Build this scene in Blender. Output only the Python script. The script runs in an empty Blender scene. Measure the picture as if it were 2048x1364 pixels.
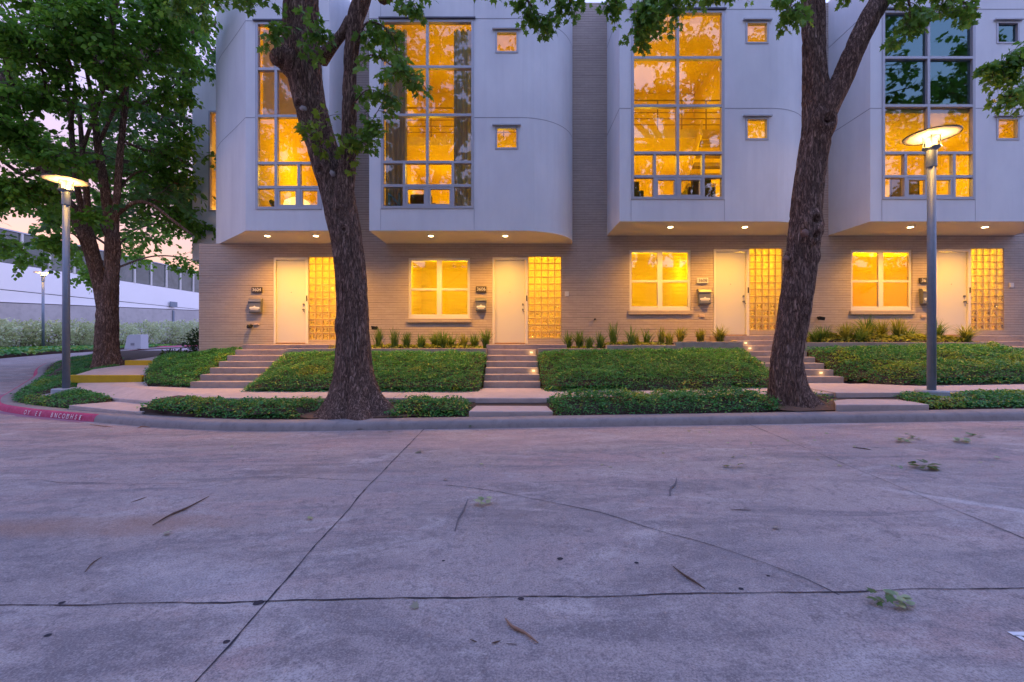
import bpy, bmesh, math, random
import numpy as np
from mathutils import Vector, Matrix, noise

S = bpy.context.scene
C = S.collection
R = math.radians
CZ = 1.42                      # eye height above the street

# ------------------------------------------------------------------ camera
cam = bpy.data.cameras.new("camera")
cam.lens = 16.0; cam.sensor_width = 36.0; cam.clip_start = 0.05; cam.clip_end = 2000
co = bpy.data.objects.new("camera", cam); C.objects.link(co)
co.location = (0, 0, CZ); co.rotation_euler = (R(90), 0, 0)
S.camera = co

# ------------------------------------------------------------------ dusk sky
SUN_EL, SUN_AZ = R(2.0), R(-48)
w = bpy.data.worlds.new("World"); S.world = w; w.use_nodes = True
nt = w.node_tree; nt.nodes.clear()
out = nt.nodes.new('ShaderNodeOutputWorld')
sky = nt.nodes.new('ShaderNodeTexSky'); sky.sky_type = 'NISHITA'; sky.sun_disc = False
sky.sun_elevation = SUN_EL; sky.sun_rotation = SUN_AZ
b1 = nt.nodes.new('ShaderNodeBackground'); b1.inputs['Strength'].default_value = 0.03
nt.links.new(sky.outputs['Color'], b1.inputs['Color'])
tc = nt.nodes.new('ShaderNodeTexCoord')
sx = nt.nodes.new('ShaderNodeSeparateXYZ'); nt.links.new(tc.outputs['Generated'], sx.inputs[0])
def sky_ramp(stops):
    cr = nt.nodes.new('ShaderNodeValToRGB'); nt.links.new(sx.outputs['Z'], cr.inputs['Fac'])
    el = cr.color_ramp.elements
    el[0].position = stops[0][0]; el[0].color = (*stops[0][1], 1); el[1].position = stops[-1][0]; el[1].color = (*stops[-1][1], 1)
    for p, c in stops[1:-1]:
        e = el.new(p); e.color = (*c, 1)
    return cr.outputs['Color']
glow = sky_ramp([(0.0, (0.36, 0.19, 0.165)), (0.12, (0.35, 0.19, 0.185)), (0.22, (0.28, 0.19, 0.26)), (0.34, (0.28, 0.235, 0.39)), (0.95, (0.22, 0.335, 0.80))])   # towards the afterglow
cool = sky_ramp([(0.0, (0.36, 0.36, 0.56)), (0.20, (0.43, 0.43, 0.70)), (0.45, (0.32, 0.385, 0.74)), (0.95, (0.25, 0.345, 0.77))])   # away from it
dt = nt.nodes.new('ShaderNodeVectorMath'); dt.operation = 'DOT_PRODUCT'; dt.inputs[1].default_value = (math.sin(SUN_AZ), math.cos(SUN_AZ), 0)
nt.links.new(tc.outputs['Generated'], dt.inputs[0])
mr = nt.nodes.new('ShaderNodeMapRange'); mr.interpolation_type = 'SMOOTHSTEP'; mr.inputs[1].default_value = -0.1; mr.inputs[2].default_value = 0.65
nt.links.new(dt.outputs['Value'], mr.inputs[0])
mx = nt.nodes.new('ShaderNodeMix'); mx.data_type = 'RGBA'
nt.links.new(mr.outputs[0], mx.inputs[0]); nt.links.new(cool, mx.inputs[6]); nt.links.new(glow, mx.inputs[7])
b2 = nt.nodes.new('ShaderNodeBackground'); b2.inputs['Strength'].default_value = 1.98
nt.links.new(mx.outputs[2], b2.inputs['Color'])
ad = nt.nodes.new('ShaderNodeAddShader')
nt.links.new(b1.outputs[0], ad.inputs[0]); nt.links.new(b2.outputs[0], ad.inputs[1])
nt.links.new(ad.outputs[0], out.inputs['Surface'])

# last soft light of the set sun
sl = bpy.data.lights.new("sun", 'SUN'); sl.energy = 0.15; sl.angle = R(30); sl.color = (1.0, 0.80, 0.80)
so = bpy.data.objects.new("sun", sl); C.objects.link(so)
so.rotation_euler = (R(72), 0, R(20))

S.view_settings.view_transform = 'Standard'; S.view_settings.look = 'None'
S.view_settings.exposure = 0.5; S.view_settings.gamma = 1.0
try:
    S.cycles.max_bounces = 8; S.cycles.transparent_max_bounces = 12
    S.cycles.sample_clamp_indirect = 4.0
    S.cycles.caustics_reflective = False; S.cycles.caustics_refractive = False
    S.cycles.use_denoising = True
except Exception:
    pass

# ------------------------------------------------------------------ helpers
rng = np.random.default_rng(7)
random.seed(7)

def tag(o, label=None, cat=None, group=None, kind=None):
    if label: o['label'] = label
    if cat: o['category'] = cat
    if group: o['group'] = group
    if kind: o['kind'] = kind
    return o

def thing(name, loc, label, cat, group=None):
    o = bpy.data.objects.new(name, None); C.objects.link(o)
    o.empty_display_size = 0.2; o.location = loc
    return tag(o, label, cat, group)

def root_loc(p):
    while p.parent: p = p.parent
    return np.array(p.location[:])

class MB:
    """collects faces of several kinds into one mesh object (world coordinates)"""
    def __init__(s): s.v = []; s.f = []; s.m = []
    def quad(s, a, b, c, d, m=0):
        n = len(s.v); s.v += [a, b, c, d]; s.f.append((n, n+1, n+2, n+3)); s.m.append(m)
    def poly(s, pts, m=0):
        n = len(s.v); s.v += list(pts); s.f.append(tuple(range(n, n+len(pts)))); s.m.append(m)
    def box(s, x0, x1, y0, y1, z0, z1, m=0):
        n = len(s.v)
        s.v += [(x0,y0,z0),(x1,y0,z0),(x1,y1,z0),(x0,y1,z0),(x0,y0,z1),(x1,y0,z1),(x1,y1,z1),(x0,y1,z1)]
        for q in ((0,3,2,1),(4,5,6,7),(0,1,5,4),(1,2,6,5),(2,3,7,6),(3,0,4,7)):
            s.f.append(tuple(n+i for i in q)); s.m.append(m)
    def prism(s, outline, z0, z1, m=0, ztop=None):
        """outline: ccw xy list; ztop optional per-vertex top height"""
        n = len(s.v); k = len(outline)
        s.v += [(x, y, z0) for x, y in outline]
        s.v += [(x, y, (ztop[i] if ztop else z1)) for i, (x, y) in enumerate(outline)]
        s.f.append(tuple(n+i for i in reversed(range(k)))); s.m.append(m)
        s.f.append(tuple(n+k+i for i in range(k))); s.m.append(m)
        for i in range(k):
            j = (i+1) % k
            s.f.append((n+i, n+j, n+k+j, n+k+i)); s.m.append(m)
    def lathe(s, cx, cy, prof, seg=24, m=0, cap=True):
        """prof: list of (r,z) bottom to top"""
        n = len(s.v)
        for r, z in prof:
            for i in range(seg):
                a = 2*math.pi*i/seg
                s.v.append((cx+r*math.cos(a), cy+r*math.sin(a), z))
        for k in range(len(prof)-1):
            for i in range(seg):
                j = (i+1) % seg
                s.f.append((n+k*seg+i, n+k*seg+j, n+(k+1)*seg+j, n+(k+1)*seg+i)); s.m.append(m)
        if cap:
            s.f.append(tuple(n+i for i in reversed(range(seg)))); s.m.append(m)
            t = n+(len(prof)-1)*seg
            s.f.append(tuple(t+i for i in range(seg))); s.m.append(m)
    def tube(s, pts, rad, seg=8, m=0, wob=None):
        pts = [Vector(p) for p in pts]; n = len(s.v); k = len(pts)
        up = Vector((0.3, 1, 0.1)).normalized()
        for i, p in enumerate(pts):
            t = (pts[min(i+1, k-1)] - pts[max(i-1, 0)])
            if t.length < 1e-6: t = Vector((0, 0, 1))
            t.normalize()
            a = up - t*up.dot(t)
            if a.length < 1e-3: a = Vector((1, 0, 0)) - t*t.x
            a.normalize(); b = t.cross(a); up = a
            for j in range(seg):
                th = 2*math.pi*j/seg
                r = rad[i]
                if wob: r = wob(i, th, r, p)
                q = p + a*(r*math.cos(th)) + b*(r*math.sin(th))
                s.v.append((q.x, q.y, q.z))
        for i in range(k-1):
            for j in range(seg):
                l = (j+1) % seg
                s.f.append((n+i*seg+j, n+i*seg+l, n+(i+1)*seg+l, n+(i+1)*seg+j)); s.m.append(m)
        s.f.append(tuple(n+i for i in reversed(range(seg)))); s.m.append(m)
        s.f.append(tuple(n+(k-1)*seg+i for i in range(seg))); s.m.append(m)
    def plate(s, x0, x1, z0, z1, yf, yb, holes=(), m=0, mr=None):
        """wall slab facing -y with rectangular openings (hx0,hx1,hz0,hz1)"""
        if mr is None: mr = m
        xs = sorted({x0, x1, *[h[0] for h in holes], *[h[1] for h in holes]})
        zs = sorted({z0, z1, *[h[2] for h in holes], *[h[3] for h in holes]})
        xs = [x for x in xs if x0-1e-6 <= x <= x1+1e-6]; zs = [z for z in zs if z0-1e-6 <= z <= z1+1e-6]
        def solid(i, j):
            if i < 0 or j < 0 or i >= len(xs)-1 or j >= len(zs)-1: return False
            cx = (xs[i]+xs[i+1])/2; cz = (zs[j]+zs[j+1])/2
            return not any(h[0] < cx < h[1] and h[2] < cz < h[3] for h in holes)
        for i in range(len(xs)-1):
            for j in range(len(zs)-1):
                if not solid(i, j): continue
                a, b, c, d = xs[i], xs[i+1], zs[j], zs[j+1]
                s.quad((a,yf,c),(b,yf,c),(b,yf,d),(a,yf,d), m)
                s.quad((b,yb,c),(a,yb,c),(a,yb,d),(b,yb,d), m)
                if not solid(i-1, j): s.quad((a,yb,c),(a,yf,c),(a,yf,d),(a,yb,d), mr)
                if not solid(i+1, j): s.quad((b,yf,c),(b,yb,c),(b,yb,d),(b,yf,d), mr)
                if not solid(i, j-1): s.quad((a,yb,c),(b,yb,c),(b,yf,c),(a,yf,c), mr)
                if not solid(i, j+1): s.quad((a,yf,d),(b,yf,d),(b,yb,d),(a,yb,d), mr)
    def build(s, name, mats, parent=None, smooth=False, bevel=0, weld=False, loc=None):
        off = root_loc(parent) if parent else (np.array(loc) if loc is not None else np.zeros(3))
        me = bpy.data.meshes.new(name)
        vv = (np.array(s.v, dtype=float) - off)
        me.from_pydata(vv.tolist(), [], s.f)
        if not isinstance(mats, (list, tuple)): mats = [mats]
        for m in mats: me.materials.append(m)
        me.polygons.foreach_set('material_index', s.m)
        if weld:
            bm = bmesh.new(); bm.from_mesh(me); bmesh.ops.remove_doubles(bm, verts=bm.verts, dist=1e-4); bm.to_mesh(me); bm.free()
        if smooth: me.polygons.foreach_set('use_smooth', [True]*len(me.polygons))
        me.update()
        o = bpy.data.objects.new(name, me); C.objects.link(o)
        if parent: o.parent = parent
        elif loc is not None: o.location = loc
        if bevel:
            b = o.modifiers.new('bevel', 'BEVEL'); b.width = bevel; b.segments = 2; b.limit_method = 'ANGLE'; b.angle_limit = R(40)
        return o

def mesh_np(name, v, faces, mats, mi=None, parent=None, smooth=False, off=None):
    """v Nx3, faces list of (M,k) arrays, one mesh"""
    me = bpy.data.meshes.new(name)
    if off is None: off = root_loc(parent) if parent else np.zeros(3)
    v = np.asarray(v, dtype=np.float32) - np.asarray(off, dtype=np.float32)
    me.vertices.add(len(v)); me.vertices.foreach_set('co', v.ravel())
    loops = np.concatenate([f.ravel() for f in faces]).astype(np.int32)
    tot = np.concatenate([np.full(len(f), f.shape[1], dtype=np.int32) for f in faces])
    start = np.concatenate([[0], np.cumsum(tot)[:-1]]).astype(np.int32)
    me.loops.add(len(loops)); me.loops.foreach_set('vertex_index', loops)
    me.polygons.add(len(tot)); me.polygons.foreach_set('loop_start', start)
    if not isinstance(mats, (list, tuple)): mats = [mats]
    for m in mats: me.materials.append(m)
    if mi is not None: me.polygons.foreach_set('material_index', np.concatenate([np.full(len(f), k, dtype=np.int32) for f, k in zip(faces, mi)]))
    if smooth: me.polygons.foreach_set('use_smooth', np.ones(len(tot), dtype=bool))
    me.update(calc_edges=True); me.validate()
    o = bpy.data.objects.new(name, me); C.objects.link(o)
    if parent: o.parent = parent
    return o

def spline(pts, per=8):
    """catmull-rom through tuples of any length"""
    P = np.array(pts, dtype=float)
    if len(P) < 3: return [tuple(P[0] + (P[-1]-P[0])*t) for t in np.linspace(0, 1, per+1)]
    Q = np.vstack([2*P[0]-P[1], P, 2*P[-1]-P[-2]]); o = []
    for i in range(1, len(Q)-2):
        for k in range(per):
            t = k/per
            a, b, c, d = Q[i-1], Q[i], Q[i+1], Q[i+2]
            o.append(0.5*((2*b)+(c-a)*t+(2*a-5*b+4*c-d)*t*t+(3*b-a-3*c+d)*t**3))
    o.append(P[-1])
    return [tuple(x) for x in o]

def at(px, py, d):
    """point of the place seen at that spot of the photo, d metres away"""
    return ((px-1024)*d/910.0, d, CZ+(682-py)*d/910.0)
def fx(px): return (px-1024)/66.5        # along the brick wall
def bx(px): return (px-1024)/75.2        # along the bay fronts
def smooth01(t): t = max(0.0, min(1.0, t)); return t*t*(3-2*t)

# ------------------------------------------------------------------ materials
class NT:
    def __init__(s, name):
        s.mat = bpy.data.materials.new(name); s.mat.use_nodes = True
        s.t = s.mat.node_tree; s.t.nodes.clear()
        s.out = s.t.nodes.new('ShaderNodeOutputMaterial')
    def n(s, typ, props=None, **inp):
        nd = s.t.nodes.new('ShaderNode'+typ)
        for k, v in (props or {}).items(): setattr(nd, k, v)
        for k, v in inp.items(): s.set(nd, k, v)
        return nd
    def set(s, nd, k, v):
        sock = nd.inputs[int(k[1:])] if k[0] == 'i' and k[1:].isdigit() else nd.inputs[k.replace('_', ' ')]
        if isinstance(v, bpy.types.NodeSocket): s.t.links.new(v, sock)
        elif isinstance(v, bpy.types.Node): s.t.links.new(v.outputs[0], sock)
        elif isinstance(v, (tuple, list)) and len(v) == 3 and sock.type == 'RGBA': sock.default_value = (*v, 1)
        else: sock.default_value = v
    def pos(s, scale=(1,1,1), obj=False):
        if obj: p = s.n('TexCoord').outputs['Object']
        else: p = s.n('NewGeometry').outputs['Position']
        if scale == (1,1,1): return p
        m = s.n('VectorMath', {'operation': 'MULTIPLY'}); s.t.links.new(p, m.inputs[0]); m.inputs[1].default_value = scale
        return m.outputs[0]
    def noise(s, vec, scale, detail=4, rough=0.55, dist=0):
        return s.n('TexNoise', None, Vector=vec, Scale=scale, Detail=detail, Roughness=rough, Distortion=dist).outputs['Fac']
    def ramp(s, fac, stops):
        r = s.n('ValToRGB'); s.t.links.new(fac, r.inputs[0]); e = r.color_ramp.elements
        while len(e) > 1: e.remove(e[-1])
        e[0].position = stops[0][0]; c = stops[0][1]; e[0].color = (*c, 1) if isinstance(c, tuple) else (c, c, c, 1)
        for p, c in stops[1:]:
            x = e.new(p); x.color = (*c, 1) if isinstance(c, tuple) else (c, c, c, 1)
        return r.outputs[0]
    def mix(s, fac, a, b, mode='MIX'):
        m = s.n('Mix', {'data_type': 'RGBA', 'blend_type': mode})
        for i, v in ((0, fac), (6, a), (7, b)):
            if isinstance(v, bpy.types.NodeSocket): s.t.links.new(v, m.inputs[i])
            elif isinstance(v, tuple): m.inputs[i].default_value = (*v, 1)
            else: m.inputs[i].default_value = v
        return m.outputs[2]
    def bump(s, h, strength=0.3, dist=0.02, normal=None):
        b = s.n('Bump', None, Height=h, Strength=strength, Distance=dist)
        if normal is not None: s.t.links.new(normal, b.inputs['Normal'])
        return b.outputs[0]
    def finish(s, sh):
        s.t.links.new(sh.outputs[0] if isinstance(sh, bpy.types.Node) else sh, s.out.inputs['Surface'])
        return s.mat

def simple(name, col, rough=0.6, metal=0.0, var=0.12, vscale=6, bump=0.0, bscale=60, spec=0.4):
    t = NT(name); p = t.pos()
    c = t.mix(t.noise(p, vscale, 5), tuple(x*(1-var) for x in col), tuple(min(1, x*(1+var)) for x in col))
    kw = dict(Base_Color=c, Roughness=rough, Metallic=metal, Specular_IOR_Level=spec)
    if bump: kw['Normal'] = t.bump(t.noise(p, bscale, 6), bump, 0.01)
    return t.finish(t.n('BsdfPrincipled', None, **kw))

def m_brick():
    t = NT('painted brick'); p = t.pos()
    q = t.n('SeparateXYZ', None, i0=p)
    u = t.n('Math', {'operation': 'ADD'}, i0=q.outputs[0], i1=q.outputs[1])
    v = t.n('CombineXYZ', None, i0=u.outputs[0], i1=q.outputs[2], i2=0.0)
    br = t.n('TexBrick', None, Vector=v.outputs[0], Color1=(0.46,0.375,0.315), Color2=(0.395,0.32,0.272), Mortar=(0.34,0.275,0.235), Scale=1.0)
    br.inputs['Mortar Size'].default_value = 0.005; br.inputs['Mortar Smooth'].default_value = 0.4
    br.inputs['Brick Width'].default_value = 0.235; br.inputs['Row Height'].default_value = 0.0735; br.inputs['Bias'].default_value = -0.2
    n1 = t.noise(p, 0.9, 5); n2 = t.noise(p, 9, 4)
    zr = t.n('Math', {'operation': 'DIVIDE'}, i0=q.outputs[2], i1=0.0735).outputs[0]
    fr = t.n('Math', {'operation': 'FRACT'}, i0=zr).outputs[0]; fl = t.n('Math', {'operation': 'FLOOR'}, i0=t.n('Math', {'operation': 'ADD'}, i0=zr, i1=0.5).outputs[0]).outputs[0]
    dj = t.n('Math', {'operation': 'PINGPONG'}, i0=fr, i1=0.5).outputs[0]                      # 0 on the bed joint
    ux = t.n('Math', {'operation': 'MULTIPLY'}, i0=u.outputs[0], i1=0.55).outputs[0]
    rv = t.n('CombineXYZ', None, i0=ux, i1=t.n('Math', {'operation': 'MULTIPLY'}, i0=fl, i1=3.7).outputs[0], i2=0.0).outputs[0]
    rn = t.noise(rv, 1.0, 5, 0.6)
    jm = t.n('Math', {'operation': 'MULTIPLY'}, i0=t.ramp(dj, [(0.06, 1.0), (0.15, 0.0)]), i1=t.ramp(rn, [(0.40, 0.12), (0.66, 0.95)])).outputs[0]
    c = t.mix(t.ramp(n1, [(0.3, 0.0), (0.75, 0.42)]), br.outputs['Color'], (0.33,0.265,0.228))
    c = t.mix(t.ramp(n2, [(0.35, 0.0), (0.8, 0.3)]), c, (0.50,0.41,0.345))
    c = t.mix(jm, c, (0.15,0.115,0.105))
    h = t.n('Math', {'operation': 'MULTIPLY_ADD'}, i0=jm, i1=-1.2, i2=t.noise(p, 40, 4))
    return t.finish(t.n('BsdfPrincipled', None, Base_Color=c, Roughness=0.6, Normal=t.bump(h.outputs[0], 0.5, 0.008)))

def m_stucco():
    t = NT('white stucco panel'); p = t.pos()
    a = t.noise(t.pos((0.5,0.5,0.25)), 2.2, 6, 0.6); b = t.noise(t.pos((5,5,0.35)), 1.0, 5)
    c = t.mix(t.ramp(a, [(0.3, 0.0), (0.75, 1.0)]), (0.74,0.75,0.765), (0.63,0.64,0.67))
    c = t.mix(t.ramp(b, [(0.50, 0.0), (0.80, 0.26)]), c, (0.52,0.53,0.57))
    return t.finish(t.n('BsdfPrincipled', None, Base_Color=c, Roughness=0.62, Specular_IOR_Level=0.25, Normal=t.bump(t.noise(p, 70, 5), 0.10, 0.006)))

def m_concrete(name, c1, c2, c3, scale=1.0, bump=0.25):
    t = NT(name); p = t.pos()
    c = t.mix(t.ramp(t.noise(p, 1.3*scale, 7, 0.62), [(0.32, 0.0), (0.7, 1.0)]), c1, c2)
    c = t.mix(t.ramp(t.noise(p, 7*scale, 8, 0.7), [(0.48, 0.0), (0.74, 0.6)]), c, c3)
    c = t.mix(t.ramp(t.noise(p, 130, 3), [(0.35, 0.22), (0.6, 0.0)]), c, tuple(x*0.5 for x in c1))
    return t.finish(t.n('BsdfPrincipled', None, Base_Color=c, Roughness=0.78, Specular_IOR_Level=0.3, Normal=t.bump(t.noise(p, 90, 6), bump, 0.006)))

def m_road():
    t = NT('street concrete'); p = t.pos()
    big = t.noise(p, 0.34, 5, 0.55, 0.6); mid = t.noise(t.pos((0.55, 1.5, 1)), 1.0, 7, 0.62, 0.8)
    c = t.mix(t.ramp(big, [(0.38, 0.0), (0.60, 1.0)]), (0.42,0.34,0.312), (0.33,0.275,0.265))
    far = t.n('SeparateXYZ', None, i0=p).outputs[1]
    clay = t.n('MapRange', None, i0=far, i1=3.0, i2=7.3, i3=0.08, i4=-0.06).outputs[0]
    m2 = t.n('Math', {'operation': 'SUBTRACT'}, i0=mid, i1=clay).outputs[0]
    c = t.mix(t.ramp(m2, [(0.45, 0.0), (0.66, 0.75)]), c, (0.47,0.295,0.256))      # reddish clay washed towards the kerb
    c = t.mix(t.ramp(t.noise(t.pos((0.45,1.7,1)), 1.1, 9, 0.70, 1.4), [(0.47, 0.0), (0.60, 0.80)]), c, (0.20,0.17,0.177))
    c = t.mix(t.ramp(t.noise(t.pos((0.8,1.9,1)), 0.9, 8, 0.68, 1.6), [(0.53, 0.0), (0.66, 0.60)]), c, (0.56,0.49,0.456))
    c = t.mix(t.ramp(t.noise(t.pos((1.4,1.4,1)), 3.1, 9, 0.74, 0.9), [(0.36, 0.65), (0.47, 0.0)]), c, (0.19,0.16,0.163))
    c = t.mix(t.ramp(t.noise(p, 15, 7, 0.75), [(0.37, 0.65), (0.47, 0.0)]), c, (0.18,0.15,0.153))
    c = t.mix(t.ramp(t.noise(p, 15.7, 6, 0.72), [(0.54, 0.0), (0.68, 0.45)]), c, (0.54,0.465,0.428))
    c = t.mix(t.ramp(t.noise(p, 4.2, 8, 0.7), [(0.61, 0.0), (0.67, 0.6)]), c, (0.14,0.11,0.107))
    sp = t.n('SeparateXYZ', None, i0=p); wob = t.noise(t.pos((1.2, 2.2, 1)), 1.3, 6, 0.65)
    def blot(cx, cy, a, b, sl, soft, col, amt, c):
        dx = t.n('Math', {'operation': 'SUBTRACT'}, i0=sp.outputs[0], i1=cx).outputs[0]
        dy = t.n('Math', {'operation': 'MULTIPLY_ADD'}, i0=dx, i1=-sl, i2=t.n('Math', {'operation': 'SUBTRACT'}, i0=sp.outputs[1], i1=cy).outputs[0]).outputs[0]
        u = t.n('Math', {'operation': 'DIVIDE'}, i0=dx, i1=a).outputs[0]; v = t.n('Math', {'operation': 'DIVIDE'}, i0=dy, i1=b).outputs[0]
        r2 = t.n('Math', {'operation': 'MULTIPLY_ADD'}, i0=u, i1=u, i2=t.n('Math', {'operation': 'MULTIPLY'}, i0=v, i1=v).outputs[0]).outputs[0]
        k = t.n('Math', {'operation': 'MULTIPLY_ADD'}, i0=wob, i1=1.6, i2=r2).outputs[0]
        return t.mix(t.ramp(t.n('Math', {'operation': 'MULTIPLY'}, i0=k, i1=0.5).outputs[0], [(0.30, amt), (0.30+soft, 0.0)]), c, col)
    c = blot(-3.55, 3.62, 1.7, 0.28, 0.02, 0.55, (0.34,0.19,0.130), 0.85, c)
    c = blot(-1.9, 2.75, 0.9, 0.30, -0.35, 0.6, (0.66,0.60,0.577), 0.35, c)
    c = blot(3.95, 3.75, 0.85, 0.13, -0.9, 0.4, (0.70,0.64,0.614), 0.7, c)
    c = blot(-0.2, 6.6, 2.6, 0.75, 0.05, 0.7, (0.62,0.40,0.326), 0.45, c)
    c = blot(4.3, 6.6, 2.8, 0.7, 0.0, 0.7, (0.60,0.39,0.335), 0.45, c)
    c = blot(2.2, 2.9, 1.1, 0.35, -0.2, 0.7, (0.30,0.26,0.260), 0.5, c)
    c = blot(-1.5, 4.6, 2.2, 0.35, 0.1, 0.7, (0.30,0.265,0.279), 0.5, c)
    gr = t.noise(p, 95, 4, 0.75)
    c = t.mix(t.ramp(gr, [(0.38, 0.65), (0.50, 0.0)]), c, (0.13,0.11,0.112))
    c = t.mix(t.ramp(gr, [(0.53, 0.0), (0.66, 0.45)]), c, (0.60,0.52,0.474))
    rg = t.ramp(mid, [(0.3, 0.58), (0.7, 0.82)])
    h = t.n('Math', {'operation': 'MULTIPLY_ADD'}, i0=t.noise(p, 18, 5), i1=0.8, i2=gr)
    return t.finish(t.n('BsdfPrincipled', None, Base_Color=c, Roughness=rg, Specular_IOR_Level=0.35, Normal=t.bump(h.outputs[0], 0.6, 0.008)))

def m_bark():
    t = NT('bark'); w_ = t.noise(t.pos((3, 3, 1.2)), 1.0, 3)
    q = t.n('VectorMath', {'operation': 'MULTIPLY_ADD'}); t.t.links.new(t.pos((26, 26, 4.6)), q.inputs[0]); q.inputs[1].default_value = (1, 1, 1)
    cw = t.n('CombineXYZ', None, i0=w_, i1=w_, i2=0.0); t.t.links.new(cw.outputs[0], q.inputs[2])
    a = t.noise(q.outputs[0], 1.0, 6, 0.62, 0.7)
    rd = t.n('Math', {'operation': 'ABSOLUTE'}, i0=t.n('Math', {'operation': 'MULTIPLY_ADD'}, i0=a, i1=2.0, i2=-1.0).outputs[0]).outputs[0]   # furrows where the noise crosses its middle; their shade is put into the ramp
    b = t.noise(t.pos((1.5, 1.5, 0.8)), 1.4, 5); f = t.noise(t.pos((60, 60, 22)), 1.0, 5)
    c = t.ramp(rd, [(0.0, (0.045,0.026,0.020)), (0.10, (0.20,0.115,0.085)), (0.26, (0.47,0.295,0.225)), (0.6, (0.66,0.47,0.375))])
    c = t.mix(t.ramp(b, [(0.40, 0.0), (0.75, 0.55)]), c, t.ramp(rd, [(0.0, (0.055,0.04,0.038)), (0.14, (0.42,0.30,0.245)), (0.5, (0.74,0.58,0.50))]))
    c = t.mix(t.ramp(f, [(0.35, 0.5), (0.6, 0.0)]), c, (0.11,0.065,0.05))
    h = t.n('Math', {'operation': 'MULTIPLY_ADD', 'use_clamp': True}, i0=rd, i1=2.6, i2=0.0).outputs[0]
    h2 = t.n('Math', {'operation': 'MULTIPLY_ADD'}, i0=f, i1=0.35, i2=h).outputs[0]
    return t.finish(t.n('BsdfPrincipled', None, Base_Color=c, Roughness=0.85, Specular_IOR_Level=0.2, Normal=t.bump(h2, 1.0, 0.025)))

def m_leaf(name, a, b, trans=0.35, rough=0.5):
    t = NT(name); g = t.n('NewGeometry')
    rnd = g.outputs['Random Per Island']
    c = t.mix(rnd, a, b)
    c = t.mix(t.ramp(t.noise(t.pos(), 1.1, 3), [(0.35, 0.0), (0.7, 0.5)]), c, tuple(x*0.6 for x in a))
    p = t.n('BsdfPrincipled', None, Base_Color=c, Roughness=rough, Specular_IOR_Level=0.35)
    tr = t.n('BsdfTranslucent', None, Color=t.mix(0.5, c, (min(1,b[0]*1.6), min(1,b[1]*1.5), b[2])))
    return t.finish(t.n('MixShader', None, i0=trans, i1=p, i2=tr))

def m_glass(name='window glass', tint=(0.97,0.97,0.96), base=0.075, k_=1.0, gcol=(0.9,0.92,0.95)):
    t = NT(name)
    fr = t.n('Fresnel', None, IOR=1.5)
    k = t.n('Math', {'operation': 'MULTIPLY_ADD', 'use_clamp': True}, i0=fr, i1=k_, i2=base)
    return t.finish(t.n('MixShader', None, i0=k.outputs[0], i1=t.n('BsdfTransparent', None, Color=tint), i2=t.n('BsdfGlossy', None, Color=gcol, Roughness=0.015)))

def m_block(name='glass block', clear=0.40):
    t = NT(name); p = t.pos()
    nz = t.noise(p, 26, 3, 0.5, 1.0); bp = t.bump(nz, 1.0, 0.05)
    trl = t.n('BsdfTranslucent', None, Color=(0.85,0.88,0.85), Normal=bp)
    trn = t.n('BsdfTransparent', None, Color=t.ramp(nz, [(0.40, (0.35,0.35,0.33)), (0.55, (0.95,0.95,0.92))]))
    gl = t.n('BsdfGlossy', None, Color=(0.8,0.82,0.85), Roughness=0.12, Normal=bp)
    a = t.n('MixShader', None, i0=clear, i1=trl, i2=trn)
    return t.finish(t.n('MixShader', None, i0=0.09, i1=a, i2=gl))

def m_emit(name, col, s):
    t = NT(name); return t.finish(t.n('Emission', None, Color=col, Strength=s))

BRICK = m_brick(); STUCCO = m_stucco(); ROAD = m_road(); BARK = m_bark()
CONC = m_concrete('step concrete', (0.47,0.375,0.315), (0.34,0.265,0.22), (0.21,0.165,0.14))
PATHM = m_concrete('path concrete', (0.58,0.47,0.43), (0.48,0.385,0.355), (0.34,0.27,0.25))
KERBM = m_concrete('kerb concrete', (0.345,0.295,0.275), (0.25,0.215,0.21), (0.14,0.12,0.12))
REDP = m_concrete('red kerb paint', (0.56,0.06,0.14), (0.42,0.045,0.115), (0.58,0.20,0.29), 2.0, 0.15)
PINKP = m_concrete('pink paint overspray', (0.34,0.14,0.21), (0.27,0.16,0.22), (0.25,0.20,0.25), 2.5, 0.2)
YELP = m_concrete('yellow paint', (0.62,0.40,0.02), (0.52,0.33,0.02), (0.40,0.27,0.05), 2.0, 0.15)
CRACK = simple('joint filler', (0.035,0.03,0.04), 0.9)
SOIL = simple('dark soil', (0.055,0.035,0.026), 0.95, var=0.4, vscale=25, bump=0.8, bscale=45)
MULCH = simple('mulch', (0.16,0.085,0.05), 0.95, var=0.5, vscale=40, bump=0.9, bscale=60)
SOFFIT = simple('soffit plaster', (0.60,0.56,0.52), 0.75, var=0.08, vscale=2, bump=0.08)
ALU = simple('window aluminium', (0.42,0.42,0.46), 0.42, 0.25, 0.06, 3)
FLASH = simple('dark flashing', (0.10,0.10,0.13), 0.5, 0.2, 0.05)
VINYL = simple('white window vinyl', (0.64,0.61,0.58), 0.45, var=0.05)
DOORP = simple('white door paint', (0.56,0.545,0.54), 0.42, var=0.03, vscale=2)
INTW = simple('interior paint', (0.75,0.57,0.22), 0.8, var=0.04, vscale=1.0)
INTF = simple('interior timber', (0.30,0.20,0.11), 0.5, var=0.2)
DARKW = simple('dark timber furniture', (0.055,0.03,0.018), 0.5)
STEEL = simple('brushed steel', (0.17,0.18,0.215), 0.42, 0.35, 0.1, 20)
DARKM = simple('black metal', (0.015,0.015,0.017), 0.45, 0.2)
PLAQ = simple('bronze plaque', (0.07,0.055,0.05), 0.5, 0.3)
WHITEP = simple('white paint', (0.75,0.73,0.72), 0.6, var=0.1, vscale=14)
GALV = simple('galvanised steel', (0.20,0.245,0.305), 0.5, 0.3, 0.14, 9, 0.05, 40)
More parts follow.
